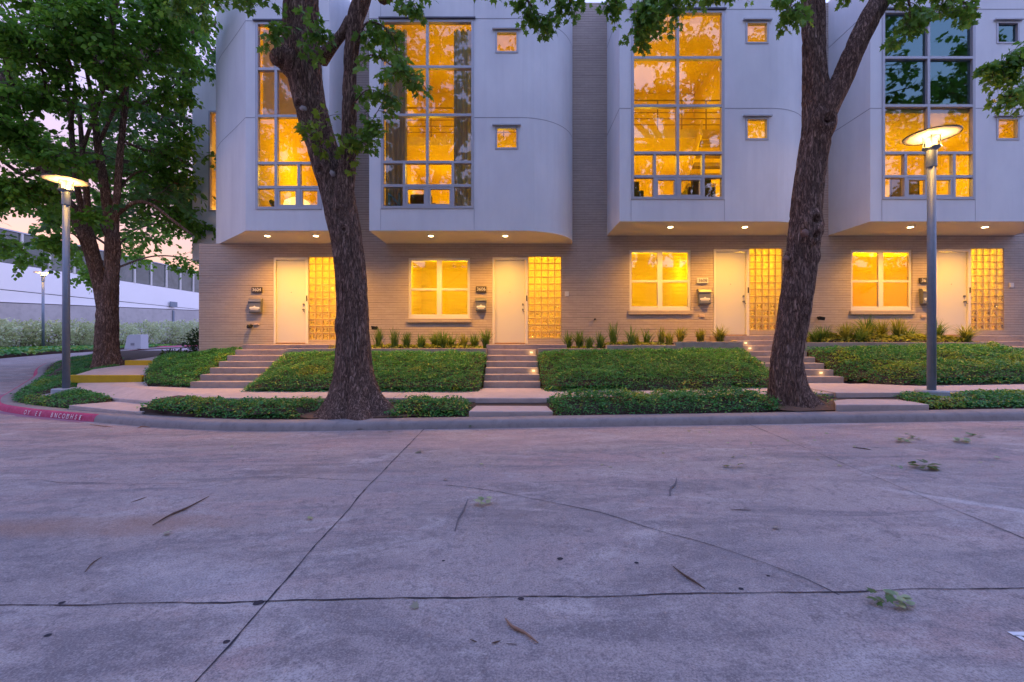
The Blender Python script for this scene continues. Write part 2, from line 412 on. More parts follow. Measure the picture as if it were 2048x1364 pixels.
GALVB = simple('painted base metal', (0.34,0.38,0.42), 0.55, 0.1, 0.1, 8)
SHADE = simple('lamp disc enamel', (0.80,0.76,0.68), 0.5, var=0.03)
MORTAR = simple('block mortar', (0.40,0.30,0.20), 0.8)
GLASS = m_glass(); BLOCK = m_block(); BLOCKC = m_block('clear glass block facet', 0.86)
GLASSD = m_glass('teal reflection glass', (0.50,0.66,0.66), 0.17, 1.0, (0.42,0.68,0.70))  # teal of mirrored trees put into the tint for the unlit panes
tC = NT('grey curtain cloth'); CURT = tC.finish(tC.n('MixShader', None, i0=.10, i1=tC.n('BsdfDiffuse', None, Color=(.55,.56,.57)), i2=tC.n('BsdfTranslucent', None, Color=(.30,.28,.25))))
BULB = m_emit('lamp bulb', (1.0,0.68,0.26), 2.6)
DOWNL = m_emit('downlight lens', (1.0,0.72,0.34), 14)
STEPL = m_emit('step light lens', (1.0,0.76,0.38), 1.3)
SHADEL = m_emit('lit lamp shade', (1.0,0.66,0.16), 1.6)
LEAFA = m_leaf('maple leaf', (0.070,0.190,0.028), (0.20,0.37,0.055))
LEAFY = m_leaf('young maple leaf', (0.085,0.19,0.022), (0.24,0.34,0.04), 0.45)
LEAFC = m_leaf('elm leaf', (0.055,0.185,0.028), (0.21,0.42,0.055), 0.48)
LEAFD = m_leaf('far leaf', (0.050,0.150,0.045), (0.130,0.270,0.065), 0.42)
COVER = m_leaf('ground cover leaf', (0.032,0.185,0.045), (0.130,0.40,0.10), 0.25, 0.40)
COVERY = m_leaf('yellowing ground cover leaf', (0.13,0.29,0.035), (0.34,0.46,0.07), 0.25, 0.40)
BLADE = m_leaf('strappy blade', (0.12,0.20,0.03), (0.38,0.38,0.08), 0.3)
BLADEG = m_leaf('green strappy blade', (0.06,0.17,0.03), (0.18,0.28,0.06), 0.3)
SHRUB = m_leaf('pale variegated leaf', (0.34,0.42,0.18), (0.74,0.77,0.50), 0.3)
SHRUBD = m_leaf('dark shrub leaf', (0.02,0.06,0.015), (0.05,0.10,0.02), 0.3)

def text_mesh(body, size, ex, mat, M, name, parent=None):
    cu = bpy.data.curves.new('t', 'FONT'); cu.body = body; cu.size = size; cu.extrude = ex
    cu.align_x = 'CENTER'; cu.align_y = 'CENTER'
    o = bpy.data.objects.new('t', cu); C.objects.link(o)
    dg = bpy.context.evaluated_depsgraph_get(); dg.update()
    me = bpy.data.meshes.new_from_object(o.evaluated_get(dg))
    bpy.data.objects.remove(o); me.name = name
    me.transform(M)
    if parent is not None:
        me.transform(Matrix.Translation(-Vector(root_loc(parent))))
    me.materials.clear(); me.materials.append(mat)
    q = bpy.data.objects.new(name, me); C.objects.link(q)
    if parent is not None: q.parent = parent
    return q

def lamp(kind, loc, power, col, size=0.1, rot=None, **kw):
    l = bpy.data.lights.new('lamp light', kind); l.energy = power*0.82; l.color = col
    if kind == 'AREA':
        l.size = size
    else: l.shadow_soft_size = size
    for k, v in kw.items(): setattr(l, k, v)
    o = bpy.data.objects.new('lamp_light', l); C.objects.link(o); o.location = loc
    if rot: o.rotation_euler = rot
    return o
# ================================================================== ground
def lerp_tab(x, xs, ys): return float(np.interp(x, xs, ys))
def rise(y): return lerp_tab(y, [10.5, 14, 18, 22, 26, 33, 60], [0, .27, .57, .70, .83, .92, 1.10])
def road_z(x, y):
    return 0.015*max(-10.0, min(20.0, x)) + smooth01((-8-x)/4.0)*rise(y)
def walk_z(x): return 0.33 + 0.0165*max(0.0, x-0.5)

# the street sheet
xs = np.unique(np.concatenate([np.arange(-80, -30, 5.0), np.arange(-30, -4, 1.0), np.arange(-4, 20, 4.0), np.arange(20, 81, 10.0)]))
ys = np.unique(np.concatenate([np.arange(-60, 0, 10.0), np.arange(0, 8, 2.0), np.arange(8, 40, 1.0), np.arange(40, 141, 10.0)]))
mb = MB(); nx = len(xs)
for y in ys:
    for x in xs: mb.v.append((x, y, road_z(x, y)))
for j in range(len(ys)-1):
    for i in range(nx-1):
        mb.f.append((j*nx+i, j*nx+i+1, (j+1)*nx+i+1, (j+1)*nx+i)); mb.m.append(0)
def ground_strip(mb, pts, wid, m, jit=0.0, lift=0.004, step=0.06, cap=None):
    P = []
    for (a, b) in zip(pts[:-1], pts[1:]):
        L = math.dist(a, b); n = max(1, int(L/step))
        for k in range(n): P.append((a[0]+(b[0]-a[0])*k/n, a[1]+(b[1]-a[1])*k/n))
    P.append(pts[-1]); last = None
    for i, p in enumerate(P):
        q = P[min(i+1, len(P)-1)]; r = P[max(i-1, 0)]
        dx, dy = q[0]-r[0], q[1]-r[1]; L = math.hypot(dx, dy) or 1; nxx, nyy = -dy/L, dx/L
        o = jit*(noise.noise(Vector((p[0]*2.1, p[1]*2.1, 3.3)))*1.6 + noise.noise(Vector((p[0]*9, p[1]*9, 7)))*0.6)
        wv = wid*max(.42, 0.70+0.7*noise.noise(Vector((p[0]*3, p[1]*3, 1.2)))+0.9*noise.noise(Vector((p[0]*14, p[1]*14, 4.2))))
        c = (p[0]+nxx*o, p[1]+nyy*o)
        a = (c[0]+nxx*wv/2, c[1]+nyy*wv/2); b = (c[0]-nxx*wv/2, c[1]-nyy*wv/2)
        cur = ((*a, road_z(*a)+lift), (*b, road_z(*b)+lift))
        if last: mb.quad(last[0], last[1], cur[1], cur[0], m)
        last = cur
def gp(px, py):
    d = 5.0
    for _ in range(12):
        x = (px-1024)*d/910; d = (CZ-road_z(x, d))*910/(py-682)
    return ((px-1024)*d/910, d)
ground_strip(mb, [(-30, 2.51), (-5, 2.51), (-1.4, 2.515), (2, 2.53), (25, 2.5)], 0.011, 1, 0.012)
ground_strip(mb, [(-1.33, -12), (-1.33, 1.9), (-1.42, 4.5), (-1.44, 7.42)], 0.013, 1, 0.010)
ground_strip(mb, [(3.45, -12), (3.53, 3.1), (3.87, 7.42)], 0.008, 1, 0.006)
ground_strip(mb, [(-6.9, -12), (-6.9, 2.5)], 0.012, 1, 0.008)
ground_strip(mb, [gp(*p) for p in ((-300, 940), (0, 960), (80, 960), (120, 966), (250, 968), (380, 967), (480, 954), (600, 955), (740, 963))], 0.007, 1, 0.014)
ground_strip(mb, [gp(*p) for p in ((740, 963), (900, 971), (1000, 985), (1100, 1005), (1200, 1025), (1300, 1058), (1400, 1085), (1500, 1118), (1600, 1152), (1680, 1189))], 0.007, 1, 0.018)
for px, py, r in ((1120, 1118, .026), (1273, 1126, .018), (1042, 1198, .022), (887, 1122, .014), (1536, 1152, .014), (1482, 1178, .018), (124, 1206, .02), (96, 1271, .02), (517, 1206, .035), (453, 1284, .02)):
    x, y = gp(px, py); n = 14
    mb.poly([(x+r*.8*(1+.08*math.sin(3*a+px))*math.cos(a), y+0.7*r*(1+.08*math.sin(2*a+py))*math.sin(a), road_z(x, y)+0.003) for a in [2*math.pi*i/n for i in range(n)]], 1)
# worn white stencil mark near the right edge of the picture
x, y = gp(2052, 1286); x += .05
for (a, b, c, d) in ((-.055, .30, .045, .075), (-.05, -.025, -.005, .05), (0.0, .035, -.04, .05), (.075, .115, -.045, .05), (.16, .2, -.045, .05)):
    mb.quad((x+a, y+c, road_z(x,y)+.004), (x+b, y+c, road_z(x,y)+.004), (x+b, y+d, road_z(x,y)+.004), (x+a, y+d, road_z(x,y)+.004), 2)
street = mb.build('street', [ROAD, CRACK, WHITEP], smooth=False); tag(street, kind='structure')

# ---- kerb
KP = spline([(34,7.43),(16,7.43),(6,7.43),(0,7.43),(-3.5,7.43),(-5,7.62),(-6.43,8.05),(-7.95,8.65),(-9.3,9.2),(-10.7,9.82),(-11.7,10.35),(-12.55,11.05),(-13.25,11.9),(-14.2,13.1),(-15.6,14.8),(-18.5,18.0),(-23.5,26),(-28,36),(-30,52)], 10)
def kerb_sweep(name, K, red=None, inward=1):
    mb = MB(); prof = [(-0.012,-0.05),(0,0.0),(0.012,0.055),(0.03,0.095),(0.055,0.122),(0.095,0.134),(0.20,0.138),(0.33,0.140),(0.335,0.06)]
    prev = None
    for i, p in enumerate(K):
        a = K[max(i-1,0)]; b = K[min(i+1,len(K)-1)]
        dx, dy = b[0]-a[0], b[1]-a[1]; L = math.hypot(dx, dy); nx_, ny_ = dy/L*inward, -dx/L*inward
        z0 = road_z(*p); wv = 0.004*noise.noise(Vector((p[0]*1.7, p[1]*1.7, 0)))
        cur = [(p[0]+nx_*(u+wv), p[1]+ny_*(u+wv), z0+v) for u, v in prof]
        if prev:
            for k in range(len(prof)-1):
                m = 1 if (red and red(p) and k < 5) else 0
                q = (prev[k], cur[k], cur[k+1], prev[k+1])
                mb.quad(*(q if inward > 0 else q[::-1]), m)
        prev = cur
    return mb.build(name, [KERBM, REDP], smooth=True, weld=True)
def dense(K, step=0.12):
    o = [K[0]]
    for a, b in zip(K[:-1], K[1:]):
        n = max(1, int(math.dist(a, b)/step)); n = min(n, 40)
        o += [(a[0]+(b[0]-a[0])*k/n, a[1]+(b[1]-a[1])*k/n) for k in range(1, n+1)]
    return o
KD = dense(KP)
kerb = kerb_sweep('kerb', KD, lambda p: p[0] < -7.95); tag(kerb, kind='structure')
# pink overspray at the foot of the painted kerb
mb = MB(); prev = None
for i, p in enumerate(KD):
    if not (-13.6 < p[0] < -8.0): continue
    a, b = KD[i-1], KD[i+1]; dx, dy = b[0]-a[0], b[1]-a[1]; L = math.hypot(dx, dy); nx_, ny_ = dy/L, -dx/L
    wv = 0.14+0.07*noise.noise(Vector((p[0]*3, p[1]*3, 5)))+ (0.25 if p[0] < -11.2 else 0)
    q1 = (p[0]-nx_*0.005, p[1]-ny_*0.005); q2 = (p[0]-nx_*wv, p[1]-ny_*wv)
    cur = ((*q1, road_z(*q1)+.004), (*q2, road_z(*q2)+.004))
    if prev: mb.quad(prev[0], prev[1], cur[1], cur[0], 0)
    prev = cur
# stencilled words on the red face
o = mb.build('kerb_marking', [PINKP]); tag(o, kind='structure')
def stencil(body, px0, px1, size):
    """letters stand on the kerb face, following the curve"""
    cand = [p for p in KD if -13 < p[0] < -7]
    n = len(body)
    for i, ch in enumerate(body):
        if ch == ' ': continue
        px = px0+(px1-px0)*(i+.5)/n
        p = min(cand, key=lambda q: abs(1024+910*q[0]/q[1]-px)); k = KD.index(p)
        a, b = KD[k-1], KD[k+1]; dx, dy = a[0]-b[0], a[1]-b[1]; L = math.hypot(dx, dy); tx, ty = dx/L, dy/L
        nx_, ny_ = -ty, tx
        lean = 0.30; up = Vector((nx_*lean, ny_*lean, 1)).normalized(); t = Vector((tx, ty, 0)); n3 = t.cross(up)
        o = Vector((p[0]+nx_*0.004, p[1]+ny_*0.004, road_z(*p)+0.058)) + n3*0.006
        M = Matrix.Translation(o) @ Matrix((t, up, n3)).transposed().to_4x4() @ Matrix.Scale(0.95, 4)
        yield text_mesh(ch, size, 0.0005, WHITEP, M, 'kerb_letter', None)
letters = list(stencil('OY EE', 50, 86, 0.14)) + list(stencil('BNCOMDHSTE', 104, 168, 0.14))
bm = bmesh.new()
for q in letters:
    bm.from_mesh(q.data); bpy.data.objects.remove(q)
me = bpy.data.meshes.new('kerb_lettering'); bm.to_mesh(me); bm.free(); me.materials.append(WHITEP)
o = bpy.data.objects.new('kerb_lettering', me); C.objects.link(o); tag(o, kind='structure')

# far kerb, painted red, and the planted bank behind it
FK = spline([(-60,14.5),(-36,17.5),(-24.7,22),(-26.5,26),(-29.6,33),(-32,44),(-33,58),(-33,90)], 8)[8:]
FK = spline([(-48,15),(-34,17.6),(-27,20.4),(-26.8,26),(-29.6,33),(-32,44),(-33,58),(-33,90)], 8)
fk = kerb_sweep('far_kerb', dense(FK, .5), lambda p: True, -1); tag(fk, kind='structure')

# ---- soil sheet of the yard under beds and paths (joins kerb to house)
def yard_z(x, y):
    k = road_z(x, 7.5)+0.10
    if x > -7.2: return k + (walk_z(x)-0.06-k)*smooth01((y-7.9)/0.9)
    return lerp_tab(y, [8.5, 9.3, 10.5, 12, 14, 18, 22], [-.05, -.02, .0, .18, .52, .75, .85])
mb = MB()
inner = []
for i, p in enumerate(KD):
    a = KD[max(i-1,0)]; b = KD[min(i+1,len(KD)-1)]; dx, dy = b[0]-a[0], b[1]-a[1]; L = math.hypot(dx, dy)
    inner.append((p[0]+dy/L*0.31, p[1]-dx/L*0.31))
last = None
for p in inner:
    if p[1] > 27: break
    ex = p[0] if p[0] > -9 else (-9 + (p[0]+9)*0.12)
    ey = 13.6 if p[0] > -9 else max(13.6, p[1]+2)
    col = []
    for k in range(15):
        t = k/14; x = p[0]+(ex-p[0])*t; y = p[1]+(ey-p[1])*t
        z = yard_z(x, y) if k else road_z(*p)+0.115
        col.append((x, y, z))
    if last:
        for k in range(14): mb.quad(last[k], last[k+1], col[k+1], col[k], 0)
    last = col
o = mb.build('yard_soil', SOIL, smooth=True, weld=True); tag(o, kind='structure')

# ---- walks
def slab(name, outline, z, thick, mat=PATHM, bevel=0.012, zt=None):
    mb = MB(); mb.prism(outline, z-thick, z, 0, zt)
    o = mb.build(name, mat, bevel=bevel); return tag(o, kind='structure')
xs_ = np.linspace(-5.8, 17, 14)
front = [(x, 8.72) for x in xs_]; back = [(x, 10.35) for x in xs_[::-1]]
mb = MB()
for a, b in zip(xs_[:-1], xs_[1:]):
    g = 0.008
    mb.prism([(a+g,8.72),(b-g,8.72),(b-g,10.35),(a+g,10.35)], walk_z(a)-.16, 0, 0, [walk_z(a),walk_z(b),walk_z(b),walk_z(a)])
o = mb.build('sidewalk', PATHM, bevel=0.01); tag(o, kind='structure')
slab('path_apron', [(-.74,7.80),(.70,7.80),(.63,8.66),(-.66,8.66)], .215, .13)
slab('path_landing', [(-.70,8.64),(.66,8.64),(.66,10.56),(-.68,10.56)], walk_z(0)+.006, .16)
slab('path_apron', [(5.55,7.80),(7.15,7.80),(7.32,8.66),(6.1,8.66)], .33, .14)
slab('path_landing', [(6.15,8.64),(8.6,8.64),(8.3,9.6),(7.75,10.4),(7.73,10.66),(6.2,10.66)], walk_z(6.9)+.006, .17)
slab('path_apron', [(12.6,7.80),(14.5,7.80),(14.6,8.66),(12.9,8.66)], .43, .14)
slab('path_landing', [(12.85,8.64),(15,8.64),(14.4,10.66),(12.85,10.66)], walk_z(13)+.006, .17)
slab('path_apron', [(-9.25,9.50),(-7.55,8.79),(-7.0,8.60),(-6.95,9.35),(-8.7,10.25)], .08, .2)
slab('path_landing', [(-5.78,10.56),(-7.46,10.56),(-8.75,10.95),(-9.55,11.86),(-11.36,11.9),(-10.9,11.4),(-8.9,10.15),(-7.0,9.3),(-5.78,9.15)], .335, .6, zt=[.335,.335,.335,.36,.335,.26,.15,.165,.31])
slab('path_ramp', [(-11.5,11.94),(-9.58,11.88),(-10.15,13.0),(-10.75,14.1),(-11.95,14.1),(-12.05,13.1)], .6, .4, zt=[.52,.52,.60,.68,.68,.61])
slab('path_ramp', [(-11.9,14.13),(-10.78,14.13),(-11.4,18),(-12.9,18)], .9, .4, zt=[.81,.81,.98,.98])
mb = MB(); mb.box(-11.52,-9.6,11.80,11.93,.33,.532); mb.box(-11.92,-10.78,14.0,14.125,.62,.822)
o = mb.build('step_edge', YELP, bevel=0.012); tag(o, kind='structure')
mb = MB(); mb.poly([(-7.05+.40*math.cos(a), 10.08+.36*math.sin(a), .178+(10.08+.36*math.sin(a)-9.3)*.135) for a in [2*math.pi*i/28 for i in range(28)]])       # rusty cover in the walk
o = mb.build('utility_cover', simple('rusty plate', (.16,.11,.12), .7, .3, .3, 20), bevel=0); tag(o, 'rusty round utility cover set in the walk by the end steps', 'manhole cover')

# ================================================================== townhouses
FY, BY = 13.68, 12.08        # brick face and bay face
TOP = 11.62
def zf(py): return CZ+(682-py)/66.5
def zb(py): return CZ+(682-py)/75.2

def bars(mb, x0, x1, z0, z1, y0, y1, vs, hs, wd=0.072, m=0):
    """window frame: outer bars + verticals [(x,z0,z1)] + horizontals [(z,x0,x1)]; pieces butt end to end"""
    mb.box(x0, x0+wd, y0, y1, z0, z1, m); mb.box(x1-wd, x1, y0, y1, z0, z1, m)
    mb.box(x0+wd, x1-wd, y0, y1, z1-wd, z1, m); mb.box(x0+wd, x1-wd, y0, y1, z0, z0+wd, m)
    for z, a, b in hs: mb.box(a, b, y0+.004, y1-.004, z-wd/2, z+wd/2, m)
    for x, a, b in vs: mb.box(x-wd/2, x+wd/2, y0+.002, y1-.002, a, b, m)

def pane(mb, x0, x1, z0, z1, y, m=0): mb.quad((x0,y,z0),(x1,y,z0),(x1,y,z1),(x0,y,z1), m)

def bay_window(root, x0, x1, z0, z1, vx, lowx, zrows, cas, dark_from=None):
    """tall gridded window; vx centre mullions, lowx extra mullions of the two low rows"""
    wd = 0.072; y0, y1 = BY-0.02, BY+0.10
    mb = MB(); vs = []; hs = [(z, x0+wd, x1-wd) for z in zrows]
    edges = sorted(zrows); lv = [z0+wd]+[e for e in edges]+[z1-wd]
    for i in range(len(lv)-1):
        a = lv[i]+(wd/2 if i else 0); b = lv[i+1]-(wd/2 if i < len(lv)-2 else 0)
        for x in (vx+lowx if i < 2 else vx): vs.append((x, a, b))
    bars(mb, x0, x1, z0, z1, y0, y1, vs, hs, wd)
    o = mb.build('window', ALU, root, bevel=0.006)
    for a, b, c, d in cas:
        f = MB(); bars(f, a, b, c, d, y0+.012, y1-.03, [], [], .055); f.build('casement', ALU, o, bevel=0.004)
    g = MB(); zs_ = dark_from if dark_from else z1-.02
    pane(g, x0+.02, x1-.02, z0+.02, zs_, BY+.06)
    if dark_from: pane(g, x0+.02, x1-.02, zs_, z1-.02, BY+.06, 1)
    g.build('glass', [GLASS, GLASSD], o)
    h = MB(); h.box(x0-.05, x1+.04, BY-.06, BY-.003, z1+.004, z1+.045); h.build('head_flashing', FLASH, o, bevel=.004)
    return o

def small_window(root, x0, x1, z0, z1, dark=False):
    mb = MB(); bars(mb, x0, x1, z0, z1, BY-.015, BY+.10, [], [], .05)
    o = mb.build('small_window', ALU, root, bevel=.005)
    g = MB(); pane(g, x0+.02, x1-.02, z0+.02, z1-.02, BY+.05); g.build('glass', GLASSD if dark else GLASS, o)
    h = MB(); h.box(x0-.075, x1+.075, BY-.07, BY-.003, z1+.015, z1+.05); h.build('hood', ALU, o, bevel=.004)
    return o

def room_shell(mb, x0, x1, y0, y1, z0, z1, mw=0, mf=1):
    mb.quad((x0,y1,z0),(x1,y1,z0),(x1,y1,z1),(x0,y1,z1), mw)      # back
    mb.quad((x0,y0,z0),(x0,y1,z0),(x0,y1,z1),(x0,y0,z1), mw)
    mb.quad((x1,y1,z0),(x1,y0,z0),(x1,y0,z1),(x1,y1,z1), mw)
    mb.quad((x0,y0,z1),(x0,y1,z1),(x1,y1,z1),(x1,y0,z1), mw)
    mb.quad((x0,y0,z0),(x1,y0,z0),(x1,y1,z0),(x0,y1,z0), mf)

DOWNP = 500
WARM = (1.0, 0.60, 0.006); WARMY = (1.0, 0.70, 0.010); DOWNC = (1.0, 0.46, 0.04); HALLC = (1.0, 0.50, 0.012)

def sash_window(root, px0, px1, py0, py1, dx, dz, blinds):
    """pair of white sash windows in the brick"""
    x0, x1, z0, z1 = fx(px0)+dx, fx(px1)+dx, zf(py1)+dz, zf(py0)+dz
    y0, y1 = FY+.03, FY+.11; xm = (x0+x1)/2; zm = (z0+z1)/2-.03
    mb = MB(); fr = .075
    bars(mb, x0, x1, z0, z1, y0, y1, [(xm, z0+fr, z1-fr)], [], fr)
    mb.box(xm-.075, xm-.036, y0-.002, y1-.01, z0+fr, z1-fr); mb.box(xm+.036, xm+.075, y0-.002, y1-.01, z0+fr, z1-fr)
    for a, b in ((x0+fr, xm-.075), (xm+.075, x1-fr)):
        mb.box(a, b, y0+.005, y1-.012, zm-.035, zm+.035)                     # meeting rail
        mb.box(a, b, y0+.02, y1-.02, z0+fr, z0+fr+.05)
    o = mb.build('window', VINYL, root, bevel=.005)
    g = MB(); pane(g, x0+.03, x1-.03, z0+.03, z1-.03, FY+.075); g.build('glass', GLASS, o)
    s = MB(); s.box(x0-.04, x1+.04, FY-.06, FY+.05, z0-.13, z0-.004); s.build('sill', BRICK, o, bevel=.012)
    if blinds == 'slats':
        b = MB(); z = z0+fr+.04
        while z < z1-fr:
            for a, c in ((x0+fr+.01, xm-.085), (xm+.085, x1-fr-.01)):
                b.quad((a, FY+.135, z+.012), (c, FY+.135, z+.012), (c, FY+.165, z-.008), (a, FY+.165, z-.008))
            z += .042
        b.build('blinds', BLINDM, o)
    else:
        b = MB()
        for a, c in ((x0+.01, xm-.002), (xm+.002, x1-.01)): b.box(a, c, FY+.14, FY+.145, z0+fr+.02, z1-fr-.1)
        b.build('roller_shade', ROLLM, o)
    return x0, x1, z0, z1

tB = NT('blind slat'); BLINDM = tB.finish(tB.n('MixShader', None, i0=.45, i1=tB.n('BsdfDiffuse', None, Color=(.70,.56,.20)), i2=tB.n('BsdfTranslucent', None, Color=(.80,.66,.25))))
tB = NT('pale reflection cloth'); PALEREFM = tB.finish(tB.n('MixShader', None, i0=.45, i1=tB.n('BsdfDiffuse', None, Color=(.75,.68,.64)), i2=tB.n('BsdfTranslucent', None, Color=(.8,.7,.5))))  # pale cloth imitates sky mirrored in the end house's top panes
tB = NT('roller shade cloth'); ROLLM = tB.finish(tB.n('MixShader', None, i0=.8, i1=tB.n('BsdfDiffuse', None, Color=(.55,.42,.14)), i2=tB.n('BsdfTranslucent', None, Color=(.95,.75,.28))))

def door_set(root, pxf0, pxf1, pytop, dx, dz, zsill):
    x0, x1 = fx(pxf0)+dx, fx(pxf1)+dx; z1 = zf(pytop)+dz
    f = MB(); f.box(x0, x0+.065, FY-.02, FY+.09, zsill, z1); f.box(x1-.085, x1, FY-.02, FY+.09, zsill, z1); f.box(x0+.065, x1-.085, FY-.018, FY+.088, z1-.075, z1)
    d = MB(); d.box(x0+.07, x1-.09, FY+.035, FY+.085, zsill+.03, z1-.08)
    o = d.build('door', DOORP, root, bevel=.006)
    f.build('door_frame', VINYL, o, bevel=.008)
    t = MB(); t.box(x0+.066, x1-.086, FY-.03, FY+.09, zsill+.001, zsill+.026); t.build('threshold', simple('timber threshold', (.30,.17,.10), .6), o, bevel=.005)
    xk = x1-.155; zk = zsill+1.03
    h = MB(); h.tube([(xk,FY+.034,zk),(xk,FY-.02,zk)], [.028,.028], 12); h.tube([(xk,FY-.02,zk),(xk+.012,FY-.025,zk-.05),(xk+.05,FY-.028,zk-.075)], [.012,.011,.010], 8)
    h.build('door_handle', STEEL, o)
    h = MB(); h.tube([(xk,FY+.034,zk+.16),(xk,FY+.005,zk+.16)], [.031,.027], 14); h.build('deadbolt', STEEL, o)
    h = MB(); h.tube([((x0+x1)/2-.01,FY+.034,zsill+1.55),((x0+x1)/2-.01,FY+.026,zsill+1.55)], [.012,.012], 10); h.build('peephole', STEEL, o)
    h = MB(); h.box(x1-.055, x1-.02, FY-.035, FY-.022, zsill+1.28, zsill+1.45); h.build('keypad', DARKM, o, bevel=.004)

def block_panel(root, px0, px1, pyt, pyb, dx, dz, cols=5, rows=12):
    x0, x1, z0, z1 = fx(px0)+dx, fx(px1)+dx, zf(pyb)+dz, zf(pyt)+dz
    mo = MB(); pw = (x1-x0)/cols; ph = (z1-z0)/rows; j = .007
    for i in range(cols+1): mo.box(x0+i*pw-j, x0+i*pw+j, FY+.012, FY+.09, z0, z1)
    for k in range(rows+1):
        for i in range(cols): mo.box(x0+i*pw+j, x0+(i+1)*pw-j, FY+.013, FY+.089, z0+k*ph-j, z0+k*ph+j)
    o = mo.build('glass_block_panel', MORTAR, root)
    b = MB()
    for i in range(cols):
        for k in range(rows):
            a, c, e, g = x0+i*pw+j, x0+(i+1)*pw-j, z0+k*ph+j, z0+(k+1)*ph-j
            y = FY+.008; yi = FY-.004; q = .022
            # pillowed front face, then a four-petal pressed pattern
            b.quad((a,y+.02,e),(c,y+.02,e),(c-q,yi,e+q),(a+q,yi,e+q)); b.quad((c,y+.02,e),(c,y+.02,g),(c-q,yi,g-q),(c-q,yi,e+q))
            b.quad((c,y+.02,g),(a,y+.02,g),(a+q,yi,g-q),(c-q,yi,g-q)); b.quad((a,y+.02,g),(a,y+.02,e),(a+q,yi,e+q),(a+q,yi,g-q))
            m_ = ((a+c)/2, yi+.014, (e+g)/2)
            A, B_, C_, D_ = (a+q,yi,e+q),(c-q,yi,e+q),(c-q,yi,g-q),(a+q,yi,g-q)
            for q_, (s_, t_) in enumerate(((A,B_),(B_,C_),(C_,D_),(D_,A))): b.poly([s_, t_, m_], 1 if (q_ % 2 and k < 5 and (i*7+k*3) % 5 < 5-k) else 0)
            A, B_, C_, D_ = (a+.004,FY+.085,e+.004),(c-.004,FY+.085,e+.004),(c-.004,FY+.085,g-.004),(a+.004,FY+.085,g-.004)
            m_ = ((a+c)/2, FY+.07, (e+g)/2)
            for s_, t_ in ((A,B_),(B_,C_),(C_,D_),(D_,A)): b.poly([s_, t_, m_])
    b.build('glass_blocks', [BLOCK, BLOCKC], o)

JOINT = simple('grey panel joint', (.30,.30,.34), .9)  # even grey for the strips marking the panel joints
def arc_pts(xc, yc, r, n=14): return [(xc+r*math.sin(t), yc-r*math.cos(t)) for t in np.linspace(0, math.pi/2, n)]

